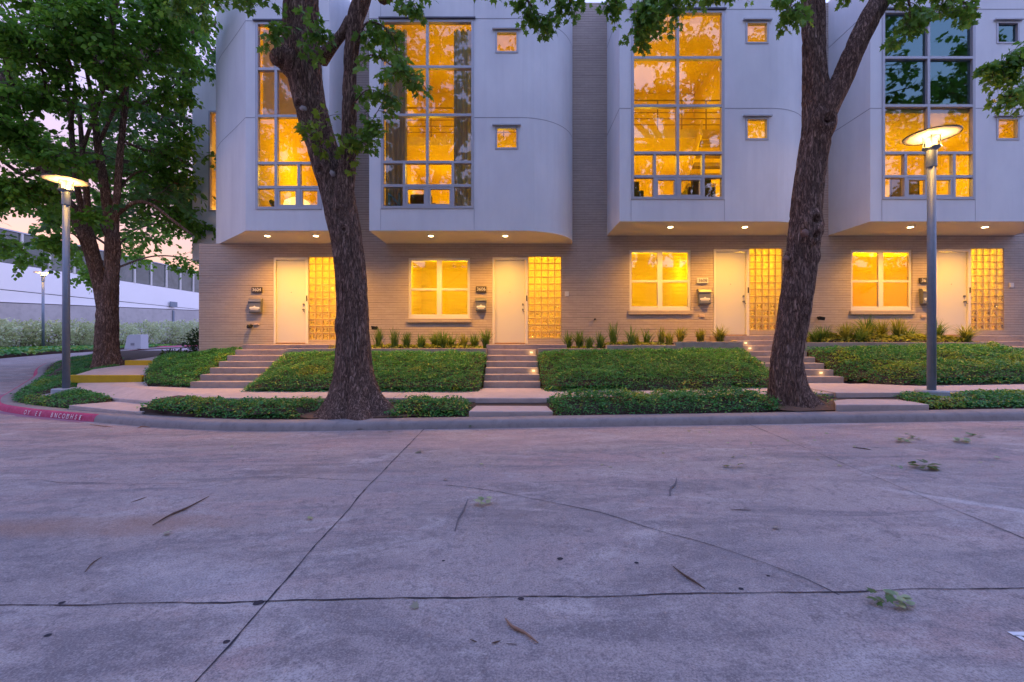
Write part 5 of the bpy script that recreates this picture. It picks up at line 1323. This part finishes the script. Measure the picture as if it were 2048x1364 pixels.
OUT_ = [(-9.35,9.62),(-10.8,10.22),(-11.75,10.78),(-12.45,11.4),(-13.1,12.2),(-14.0,13.35),(-15.4,15.05),(-18.2,18.2)]
INN_ = [(-8.85,10.05,.13),(-8.95,10.2,.15),(-10.95,11.42,.25),(-11.42,11.95,.32),(-12.1,13.1,.52),(-12.1,14.0,.62),(-13.0,15.0,.70),(-14.4,16.8,.8),(-17.0,19,.85)]
def pl_dist(x, y, pl):
    best = (9e9, 0, 0)
    for i in range(len(pl)-1):
        x1, y1, x2, y2 = pl[i][0], pl[i][1], pl[i+1][0], pl[i+1][1]; L2 = (x2-x1)**2+(y2-y1)**2
        t = max(0, min(1, ((x-x1)*(x2-x1)+(y-y1)*(y2-y1))/L2)); d = math.hypot(x-x1-t*(x2-x1), y-y1-t*(y2-y1))
        if d < best[0]: best = (d, i, t)
    return best
def g_isle(x, y):
    do, _, _ = pl_dist(x, y, OUT_); di, i, t = pl_dist(x, y, INN_); hi = INN_[i][2]*(1-t)+INN_[i+1][2]*t
    return (hi*do+(road_z(x, y)+.13)*di)/(do+di+1e-6)-.03
bed(OUT_+[(a, b) for a, b, _ in INN_[::-1]], g_isle, .15, 'rounded green corner bed at the foot of the left street lamp', dens=2100, holes=[(-11.0, 11.1, .40), (-12.9, 14.5, .5)], seed=10, yell=.36)
# bank across the side street
bed([(-24.9,21.5),(-26.9,28.5),(-30.3,37),(-33,45),(-36,45),(-35.8,30),(-34.5,21.5),(-30,19.9),(-27.6,20.9)], lambda x, y: road_z(x, y)+.13, .10, 'low green strip behind the far red kerb', dens=110, size=.2, seed=11, yell=.0, edge=.4)
mb = MB()
for a, b, z in ((-60, -24, 0),):
    pts = [(x, y) for x, y in dense(FK, 1.0)]
    last = None
    for p in pts:
        cur = [(p[0]-.3, p[1]+.25, road_z(*p)+.11), (p[0]-6, p[1]+8, road_z(*p)+.30), (-42, p[1]+14, road_z(*p)+.35)]
        if last:
            for k in range(2): mb.quad(last[k], cur[k], cur[k+1], last[k+1])
        last = cur
o = mb.build('bank_soil', SOIL, smooth=True, weld=True); tag(o, kind='structure')
# bare soil and root mess around the two trunks
mb = MB()
for (cx, cy), r in ((TA, .95), (TB, .85)):
    n = 28; ring = [(cx+r*(1+.25*noise.noise(Vector((3*math.cos(a), 3*math.sin(a), cx))))*math.cos(a)*1.25, max(7.80, cy+r*(1+.25*noise.noise(Vector((3*math.cos(a), 3*math.sin(a), cx))))*math.sin(a)*.6)) for a in [2*math.pi*i/n for i in range(n)]]
    for i in range(n):
        a, b = ring[i], ring[(i+1) % n]; z = lambda p: kz(*p)+.02
        mb.poly([(cx, cy, kz(cx, cy)+.10), (*a, z(a)), (*b, z(b))])
o = mb.build('tree_pit_soil', MULCH, smooth=True); tag(o, kind='structure')
# ring of pale gravel under the right lamp base
mb = MB(); mb.lathe(8.02, 8.70, [(.48,.20),(.46,.355),(.27,.375)], 28); o = mb.build('lamp_footing', simple('sandy concrete', (.42,.31,.22), .9, var=.25, vscale=20)); tag(o, kind='structure')
mb = MB(); mb.lathe(-11.02, 11.25, [(.46,-.1),(.44,.12),(.26,.145)], 20); o = mb.build('lamp_footing', simple('sandy concrete', (.36,.30,.27), .9, var=.25, vscale=20)); tag(o, kind='structure')

SHRUBY = m_leaf('yellow green planter leaf', (.16,.24,.03), (.42,.44,.07), .3)
# ---- strappy clumps in the planters
def clump(x, y, z, h, n, sp, mat, label, group):
    v = []; f = []
    for i in range(n):
        a = random.uniform(0, 2*math.pi); L = h*random.uniform(.65, 1.2); lean = sp*random.uniform(.25, 1.15); wd = random.uniform(.009, .016)
        bx_, by_ = random.gauss(0, .035), random.gauss(0, .03); c, s_ = math.cos(a), math.sin(a); K = 5; b0 = len(v)
        for k in range(K+1):
            t = k/K; rr = lean*t**1.7; zz = L*t-.35*L*lean/max(.2, h)*t**3.2
            ww = wd*(1-.88*t**2)
            v.append((x+bx_+c*rr-s_*ww, y+by_+s_*rr*.7+c*ww, z+zz)); v.append((x+bx_+c*rr+s_*ww, y+by_+s_*rr*.7-c*ww, z+zz))
        for k in range(K): f.append((b0+2*k, b0+2*k+1, b0+2*k+3, b0+2*k+2))
    o = mesh_np('grass_clump', np.array(v), [np.array(f)], mat, off=(x, y, z)); o.location = (x, y, z)
    return tag(o, label, 'grass clump', group)
ordw = ['first','second','third','fourth','fifth','sixth','seventh','eighth','ninth','tenth','eleventh','twelfth']
def row(pxl, z, where, y=12.55, h=.52, mats=(BLADEG, BLADE), sp=.24, n=60):
    for i, e in enumerate(pxl):
        px, g, k = e if isinstance(e, tuple) else (e, 0, 1.0)
        x = (px-1024)*y/910
        clump(x+random.uniform(-.05, .05), y+random.uniform(-.12, .45), z, h*k*random.uniform(.8, 1.2), int(n*random.uniform(.6, 1.3)), sp*k*random.uniform(.8, 1.5), mats[g], f'{ordw[i]} strappy grass clump from the left, {where}', 'strappy grass clumps in the planters')
row([(760,0,1),(792,0,1),(812,0,.95),(842,0,1),(862,0,1.05),(885,0,1.05),(903,0,1),(925,1,.8),(949,0,1.05),(968,0,1)], 1.19, 'in the planter behind the leaning trunk', n=90)
row([(1137,0,1),(1163,0,1),(1181,0,.8),(1199,0,1.1)], 1.19, 'on the lowest stretch of the stepped planter', n=90)
row([(1228,0,1.05),(1262,0,1.05),(1280,1,.85),(1305,0,.9),(1326,1,.95),(1338,1,.8)], 1.28, 'on the middle stretch of the stepped planter', n=60)
row([(1368,1,1.15),(1412,1,1),(1444,1,1)], 1.37, 'on the highest stretch of the stepped planter', sp=.3, n=100)
row([(1628,0,1),(1652,0,1),(1688,1,.9),(1712,0,1),(1738,1,1.15),(1756,0,1.2),(1784,1,1.1),(1812,1,1.1),(1833,0,1.2),(1886,0,1.15),(1922,1,1.1)], 1.35, 'in the planter behind the right lamp', sp=.40, n=130, h=.58)

# low leafy fill between the clumps
PLF = (SHRUBY, BLADE)
bed([(-5.0,12.29),(-.86,12.29),(-.86,13.6),(-5.0,13.6)], lambda x, y: 1.18, .13, 'yellowish fill in the planter behind the leaning trunk', dens=420, size=.085, mats=PLF, seed=21, yell=.1, name='planter_fill')
bed([(1.55,12.29),(2.48,12.29),(2.48,13.6),(1.55,13.6)], lambda x, y: 1.18, .09, 'sparse fill on the lowest stretch of the stepped planter', dens=280, size=.08, mats=PLF, seed=22, yell=.1, name='planter_fill')
bed([(2.56,12.29),(4.32,12.29),(4.32,13.6),(2.56,13.6)], lambda x, y: 1.27, .11, 'yellow green fill on the middle stretch of the stepped planter', dens=400, size=.085, mats=PLF, seed=23, yell=.0, name='planter_fill')
bed([(8.4,12.29),(12.5,12.29),(12.5,13.6),(8.4,13.6)], lambda x, y: 1.34, .24, 'thick yellow green fill in the planter behind the right lamp', dens=620, size=.10, mats=PLF, seed=24, yell=.0, name='planter_fill')

# ---- shrubs
def shrub(name, x, y, z, rx, ry, h, mat, n, size, label, group):
    u = rng.normal(size=(n, 3)); u /= np.linalg.norm(u, axis=1, keepdims=True); r = rng.uniform(.55, 1.0, n)[:, None]
    lum = np.array([1+.28*noise.noise(Vector((a*2.2+x, b*2.2, c*2.2))) + .2*noise.noise(Vector((a*5+x, b*5, c*5))) for a, b, c in u])[:, None]
    P = u*r*lum*np.array([rx, ry, h*.55])+np.array([x, y, z+h*.52]); P[:, 2] = np.maximum(P[:, 2], z+.02)
    D = u*np.array([1, 1, .6])+rng.normal(size=(n, 3))*.5
    t = thing(name, (x, y, z), label, 'shrub', group)
    v, f = place_leaves(P, D, size*rng.uniform(.6, 1.3, n), simple_leaf(), .6, .7)
    mesh_np('foliage', v, [f], mat, parent=t)
    w_ = MB()
    for k in range(9):
        a = k*.7; w_.tube([(x+.1*math.cos(a),y+.1*math.sin(a),z-.1),(x+.35*rx*math.cos(a),y+.35*ry*math.sin(a),z+h*.4),(x+.7*rx*math.cos(a),y+.7*ry*math.sin(a),z+h*.75)], [.03,.02,.008], 5)
    w_.build('stems', BARK, t)
hp = [(-20,31,2.0),(40,33,1.9),(95,34.5,1.95),(150,36,2.0),(192,38,1.9),(238,40,2.0),(290,44,2.2),(335,47,2.4),(370,49,2.5),(400,51,2.5),(-75,29,1.9)]
hl = ['behind the left edge of the bank','with yellowish flowers left of the distant lamp','directly behind the distant lamp','between the two left lamp posts','just left of the broad corner trunk','right behind the broad corner trunk','behind the grey utility box','just right of the grey utility box','second from the brick corner','next to the brick corner of the end house','outermost at the left end']
for i, (px, d, h) in enumerate(hp):
    x = (px-1024)*d/910; shrub('flowering_shrub', x, d, road_z(x, d)+.15, 1.75, 1.3, h, SHRUB, 1500, .21, 'pale bushy shrub in the far row, '+hl[i], 'pale shrubs along the white wall')
shrub('evergreen_shrub', -9.95, 15.0, .85, .75, .6, .95, SHRUBD, 1600, .10, 'dark green shrub against the brick corner', 'shrubs at the brick corner')
shrub('evergreen_shrub', -10.45, 14.3, .70, .55, .45, .40, SHRUBD, 700, .09, 'low dry green shrub beside the second yellow step', 'shrubs at the brick corner')

# ================================================================== long white building across the side street
def garage():
    X = -40.0; A = abs(X)
    t = thing('white_building', (X, 60, 0), 'long white building with a band of dark panes across the side street', 'building')
    zt, zg, zj = CZ+.2205*A, CZ+.154*A, CZ+.101*A
    y0, y1 = 22, 100
    m = MB(); m.box(X-.3, X, y0, y1, zj+.03, zg); m.box(X-.28, X-.02, y0, y1, CZ+2.0, zj-.03); m.build('white_wall', simple('white garage wall', (.93,.88,.88), .6, var=.07, vscale=.25), t)
    m = MB()
    n = 20; pv = None
    for k in range(n+1):
        y = y0+(y1-y0)*k/n; z = CZ+3.0+(y-35.5)*.039
        cur = [(X+.12,y,-.5),(X+.12,y,z),(X-.02,y,z+.02)]
        if pv: m.quad(pv[0],pv[1],cur[1],cur[0]); m.quad(pv[1],pv[2],cur[2],cur[1])
        pv = cur
    m.build('grey_base_wall', m_concrete('stained wall concrete', (.56,.51,.50), (.46,.42,.41), (.34,.31,.30), .3), t)
    m = MB(); pv = None
    for k in range(n+1):
        y = y0+(y1-y0)*k/n; z = CZ+3.0+(y-35.5)*.039
        cur = [(X+.13,y,z-.02),(X+.16,y,z+.05)]
        if pv: m.quad(pv[0],pv[1],cur[1],cur[0])
        pv = cur
    m.build('drip_edge', simple('dark drip', (.12,.11,.12)), t)
    step = 2.22; k = 0; y = 37.14-step*7; vb = None
    pan = NT('painted reflection pane'); pn = pan.noise(pan.pos((.5,.25,.35)), 1.2, 6, .6, 1.0)  # mottled dark greens stand in for trees mirrored in the panes
    PANM = pan.finish(pan.n('BsdfPrincipled', None, Base_Color=pan.ramp(pn, [(.35,(.03,.045,.04)),(.6,(.10,.115,.11)),(.75,(.17,.15,.15))]), Roughness=.16, Specular_IOR_Level=.8))
    while y < y1-3:
        m = MB(); m.box(X-.12, X-.06, y+.10, y+step-.10, zg+.06, zt-.08); m.build('window_pane', PANM, t)
        m = MB(); m.box(X-.16, X+.06, y-.09, y+.09, zg+.002, zt-.07); m.build('mullion', VINYL, t)
        y += step
    m = MB(); m.box(X-.2, X+.08, y0, y1, zt-.065, zt+.05); m.build('top_rail', ALU, t)
    m = MB(); m.box(X-8, X-.5, y0, y1, zg-.5, zg-.3); m.box(X-8.2, X-8, y0, y1, 0, zt+.2); m.build('deck', simple('dim interior', (.12,.11,.11)), t)
    m = MB(); m.box(X+.14, X+.26, 53.4, 53.6, 0, CZ+3.6); m.box(X+.14, X+.30, 53.0, 54.0, CZ+4.0, CZ+4.6); m.build('conduit', GALV, t)
garage()
# utility cabinet
x, d = at(266, 690, 32)[:2]; z = road_z(x, d)+.1
t = thing('utility_box', (x, d, z), 'grey sloped utility box by the far kerb, right of the broad corner trunk', 'utility box')
mb = MB(); n0 = 0
pr = [(-.62,0),(.55,0),(.52,1.02),(-.22,1.02),(-.42,.9)]
mb.v += [(x+a, d, z+b) for a, b in pr]+[(x+a, d+.7, z+b) for a, b in pr]; k = 5
mb.f += [tuple(range(5)), tuple(reversed(range(5, 10)))]+[((i+1)%5, i, 5+i, 5+(i+1)%5) for i in range(5)]; mb.m += [0]*7
mb.build('cabinet', simple('pale grey cabinet', (.50,.49,.53), .55, var=.06), t, bevel=.02)
mb = MB(); mb.box(x-.15, x+.1, d-.02, d-.002, z+.25, z+.42); mb.build('door_plate', simple('grey plate', (.25,.25,.28)), t)

# ================================================================== seen through the panes
def curtain(x0, x1, z0, z1, y, label):
    n = 60; v = []; f = []
    for i in range(n+1):
        t = i/n; xx = x0+(x1-x0)*t; yy = y+.05*math.sin(t*math.pi*2*(x1-x0)/.14)+.012*math.sin(t*37)
        v += [(xx, yy, z0), (xx, yy, z1)]
    for i in range(n): f.append((2*i, 2*i+2, 2*i+3, 2*i+1))
    c = ((x0+x1)/2, y, z0)
    o = mesh_np('curtain', np.array(v), [np.array(f)], CURT, smooth=True, off=c); o.location = c; tag(o, label, 'curtain', 'grey curtains in the tall window')
curtain(-3.44, -2.86, CZ+3.45, CZ+8.45, BY+.30, 'left grey curtain in the tall window right of the leaning trunk')
curtain(-1.58, -1.04, CZ+3.45, CZ+8.45, BY+.30, 'right grey curtain in the tall window right of the leaning trunk')
M = Matrix.Translation((bx(790)*1.02, BY+.22, CZ+3.80)) @ Matrix.Rotation(R(90), 4, 'X')
q = text_mesh('N', .52, .05, simple('teal foil', (.16,.30,.34), .35, .4, .3, 12), M, 'decorative_letter'); tag(q, 'pale teal letter N standing in the lower left pane behind the curtain window', 'letter')
def sofa(x, y, z, w_, label, name='armchair', flip=1):
    t = thing(name, (x, y, z), label, 'chair', 'dark chairs behind the panes')
    m = MB(); m.box(x-w_/2, x+w_/2, y, y+.18, z, z+.85); m.build('backrest', DARKW, t, bevel=.06)
    m = MB(); m.box(x-w_/2, x+w_/2, y+.182, y+.8, z, z+.42); m.build('seat', DARKW, t, bevel=.05)
    for s_ in (-1, 1):
        m = MB(); xx = x+s_*(w_/2+.06); m.box(xx-.058, xx+.058, y, y+.8, z, z+.6); m.build('arm', DARKW, t, bevel=.04)
sofa(-2.56, 12.75, CZ+3.28, .62, 'dark brown chair back behind the low left casement of the curtained window')
sofa(3.36, 12.7, CZ+3.62, .42, 'dark chair back in the lowest left pane beside the brick pier')
sofa(5.35, 12.8, CZ+3.75, .55, 'dark chair behind the lowest right pane above the slatted window')
def floor_lamp(x, y, z, h, label):
    t = thing('floor_lamp', (x, y, z), label, 'lamp')
    m = MB(); m.lathe(x, y, [(.15,z),(.14,z+.03),(.015,z+.05),(.015,z+h-.1)], 16); m.build('stand', DARKM, t)
    m = MB(); m.lathe(x, y, [(.36,z+h-.13),(.33,z+h-.02),(.18,z+h+.08),(.03,z+h+.12)], 24); m.build('lamp_shade', SHADEL, t, smooth=True)
floor_lamp(-6.06, 12.85, CZ+3.19, .74, 'glowing domed lamp in the low middle pane of the end house')
t = thing('lounge_chair', (-6.58, 12.8, CZ+3.19), 'dark reclined chair in the lowest left pane of the end house', 'chair', 'dark chairs behind the panes')
m = MB(); m.tube([(-6.8,12.8,CZ+3.95),(-6.6,12.85,CZ+3.7),(-6.3,12.9,CZ+3.35)], [.05,.14,.12], 10); m.build('backrest', DARKW, t)
m = MB(); m.tube([(-6.75,12.9,CZ+3.3),(-6.2,12.9,CZ+3.3)], [.14,.14], 10); m.build('seat', DARKW, t)
m = MB(); m.tube([(-6.75,12.8,CZ+3.19),(-6.75,12.8,CZ+3.9)], [.015,.015], 6); m.build('leg', DARKM, t)
def picture(x0, x1, y, z0, z1, label):
    t = thing('wall_picture', ((x0+x1)/2, y, z0), label, 'picture', 'framed pictures indoors')
    m = MB(); m.box(x0, x1, y, y+.03, z0, z1); m.build('frame', DARKW, t, bevel=.006)
    m = MB(); m.box(x0+.05, x1-.05, y-.006, y-.001, z0+.05, z1-.05); m.build('print', simple('muted print', (.20,.15,.09), .6, var=.4, vscale=4), t)
picture(11.55, 12.45, 13.9, CZ+4.15, CZ+5.05, 'dark framed picture seen in the lowest right pane behind the right lamp')
picture(10.95, 11.5, 15.5, CZ+4.6, CZ+5.4, 'small framed picture deep in the room behind the right lamp')
# stair rising on the right of the middle room
t = thing('staircase', (5.9, 15.5, CZ+3.45), 'warm lit staircase rising behind the right panes above the slatted window', 'staircase')
m = MB(); n = 12
for k in range(n): m.box(6.0, 6.95, 17.4-.27*k, 17.67-.27*k, CZ+3.5+.25*k, CZ+3.62+.25*k)
m.build('treads', INTF, t)
m = MB(); m.v += [(5.95,17.7,CZ+3.4),(5.95,14.3,CZ+6.5),(5.95,14.3,CZ+6.9),(5.95,17.7,CZ+3.8),(5.99,17.7,CZ+3.4),(5.99,14.3,CZ+6.5),(5.99,14.3,CZ+6.9),(5.99,17.7,CZ+3.8)]
m.f += [(0,1,2,3),(7,6,5,4),(0,4,5,1),(1,5,6,2),(2,6,7,3),(3,7,4,0)]; m.m += [0]*6; m.build('stringer', INTW, t)

# ================================================================== litter on the street
def litter_leaf(px, py, n, size, mat, label, group=None, name='fallen_sprig'):
    x, y = gp(px, py); z = road_z(x, y)+.006
    P = []; D = []
    for k in range(n):
        a = random.uniform(0, 2*math.pi); r = size*.8*random.random()**.6 if n > 1 else 0
        P.append((x+r*math.cos(a), y+r*.8*math.sin(a), z+.012*random.random()*min(n, 4))); D.append((math.cos(a+.4), math.sin(a+.4), random.uniform(-.02, .22)))
    v, f = place_leaves(np.array(P), np.array(D), size*rng.uniform(.8, 1.2, n), lobed() if n < 12 else simple_leaf(), .25, 1.0)
    V = v.copy(); V[:, 2] = np.maximum(V[:, 2], z-.001)
    o = mesh_np(name, V, [f], mat, off=(x, y, z)); o.location = (x, y, z)
    return tag(o, label, 'fallen leaves', group)
DRYL = m_leaf('pale dry leaf', (.26,.24,.15), (.42,.38,.27), .2); FRESH = m_leaf('fresh fallen leaf', (.05,.12,.03), (.12,.20,.05), .25); DULL = m_leaf('dull fallen leaf', (.20,.28,.12), (.42,.48,.26), .2)
for px, py, n, s_, m_, lb in ((943, 855, 12, .085, FRESH, 'green sprig lying against the kerb before the narrow path'), (835, 904, 3, .09, DRYL, 'pale curled leaf on the street beside the long joint'),
    (968, 1010, 8, .06, DULL, 'faded green sprig near the curved crack, mid street'), (1810, 885, 10, .08, DULL, 'green sprig in the gutter before the straight right trunk'),
    (1830, 878, 5, .07, FRESH, 'small fresh sprig touching the faded one near the right gutter'), (1925, 885, 11, .075, DULL, 'long yellowish sprig near the right gutter'),
    (1948, 873, 6, .085, FRESH, 'compact green sprig nearest the right kerb'), (1848, 936, 16, .10, FRESH, 'bright green leaf cluster alone on the right of the street'),
    (1795, 1209, 18, .05, DULL, 'pale many-leaved sprig below the cross joint at right'), (1756, 1208, 5, .05, FRESH, 'small dark green leaf left of the pale sprig at the cross joint'),
    (326, 1071, 1, .075, DULL, 'single pale green leaf on the left of the street'), (1470, 935, 3, .08, DULL, 'grey green curled leaf right of the middle, upper street'),
    (887, 960, 1, .05, DRYL, 'tiny pale leaf just above the curved crack'), (622, 1041, 1, .05, DULL, 'small dull leaf left of the long joint'), (1224, 936, 1, .05, DULL, 'faint grey leaf in the middle of the upper street'),
    (838, 1214, 1, .05, DRYL, 'little white leaf under the cross joint'), (1545, 1056, 1, .05, DRYL, 'small pale leaf right of centre')):
    litter_leaf(px, py, n, s_, m_, lb)
r2 = random.Random(5)
for k in range(70):
    px = r2.choice([r2.uniform(1380, 2040), r2.uniform(200, 2040)]); py = 858+80*r2.random()**2.2
    litter_leaf(px, py, 1, r2.uniform(.035, .06), r2.choice([DRYL, DULL, DRYL]), 'tiny dry leaf scattered on the street near the kerb', 'tiny dry leaves along the gutter', 'dry_leaf')
def twig(pts, r, mat, label):
    r = r*.62
    W = []
    for px, py in pts:
        x, y = gp(px, py); W.append((x, y, road_z(x, y)+r*1.1+.003))
    q = spline(W, 5); n = len(q); m = MB()
    rad = [r*(.35+.65*math.sin(math.pi*min(1, max(.08, i/(n-1)))))*(1+.25*noise.noise(Vector((i*.7, r*99, 2)))) for i in range(n)]
    m.tube(q, rad, 7)
    o = m.build('fallen_twig', mat, loc=W[0], smooth=True); tag(o, label, 'twig', 'fallen twigs')
TW = simple('brown twig', (.11,.065,.045), .9, var=.4, vscale=60); TW2 = simple('tan bark strip', (.30,.17,.11), .85, var=.35, vscale=50); TW3 = simple('grey twig', (.15,.13,.14), .9, var=.4, vscale=60)
twig([(306,1053),(340,1033),(375,1018),(418,995)], .014, TW, 'long dark twig on the left of the street beside a brown stain')
twig([(910,1064),(917,1040),(927,1022),(936,1000)], .012, TW3, 'grey tapered twig left of the curved crack')
twig([(1340,994),(1341,980),(1350,970),(1354,957)], .013, TW3, 'forked grey twig right of the middle of the street')
twig([(1346,1136),(1370,1154),(1392,1168),(1410,1181)], .010, TW, 'thin brown twig just above the cross joint, right of centre')
twig([(1011,1241),(1025,1257),(1050,1270),(1076,1290)], .012, TW2, 'curled tan bark strip below the cross joint')
twig([(983,1289),(992,1287),(1001,1284)], .006, TW, 'short dark twig left of the curled bark strip')
twig([(1012,1289),(1024,1290),(1035,1290)], .003, TW, 'hair thin twig under the curled bark strip')
twig([(940,1281),(948,1284),(954,1286)], .004, TW, 'tiny twig fragment left of the short dark twig')
twig([(1461,1021),(1480,1021),(1502,1022)], .005, TW, 'thin straight twig right of centre, mid street')
twig([(1705,896),(1725,898),(1742,901)], .009, TW, 'dark twig on the upper right of the street')
twig([(170,1146),(185,1128),(204,1116)], .006, TW, 'short slanting twig at left, lower street')
twig([(262,1006),(280,1000),(294,995)], .006, TW, 'short thin twig above the long dark twig')
twig([(180,850),(205,853),(225,855)], .012, TW2, 'brown scrap of bark by the end of the red kerb')
twig([(276,857),(286,854),(300,856)], .016, TW2, 'pale curl of bark beside the gutter, left')
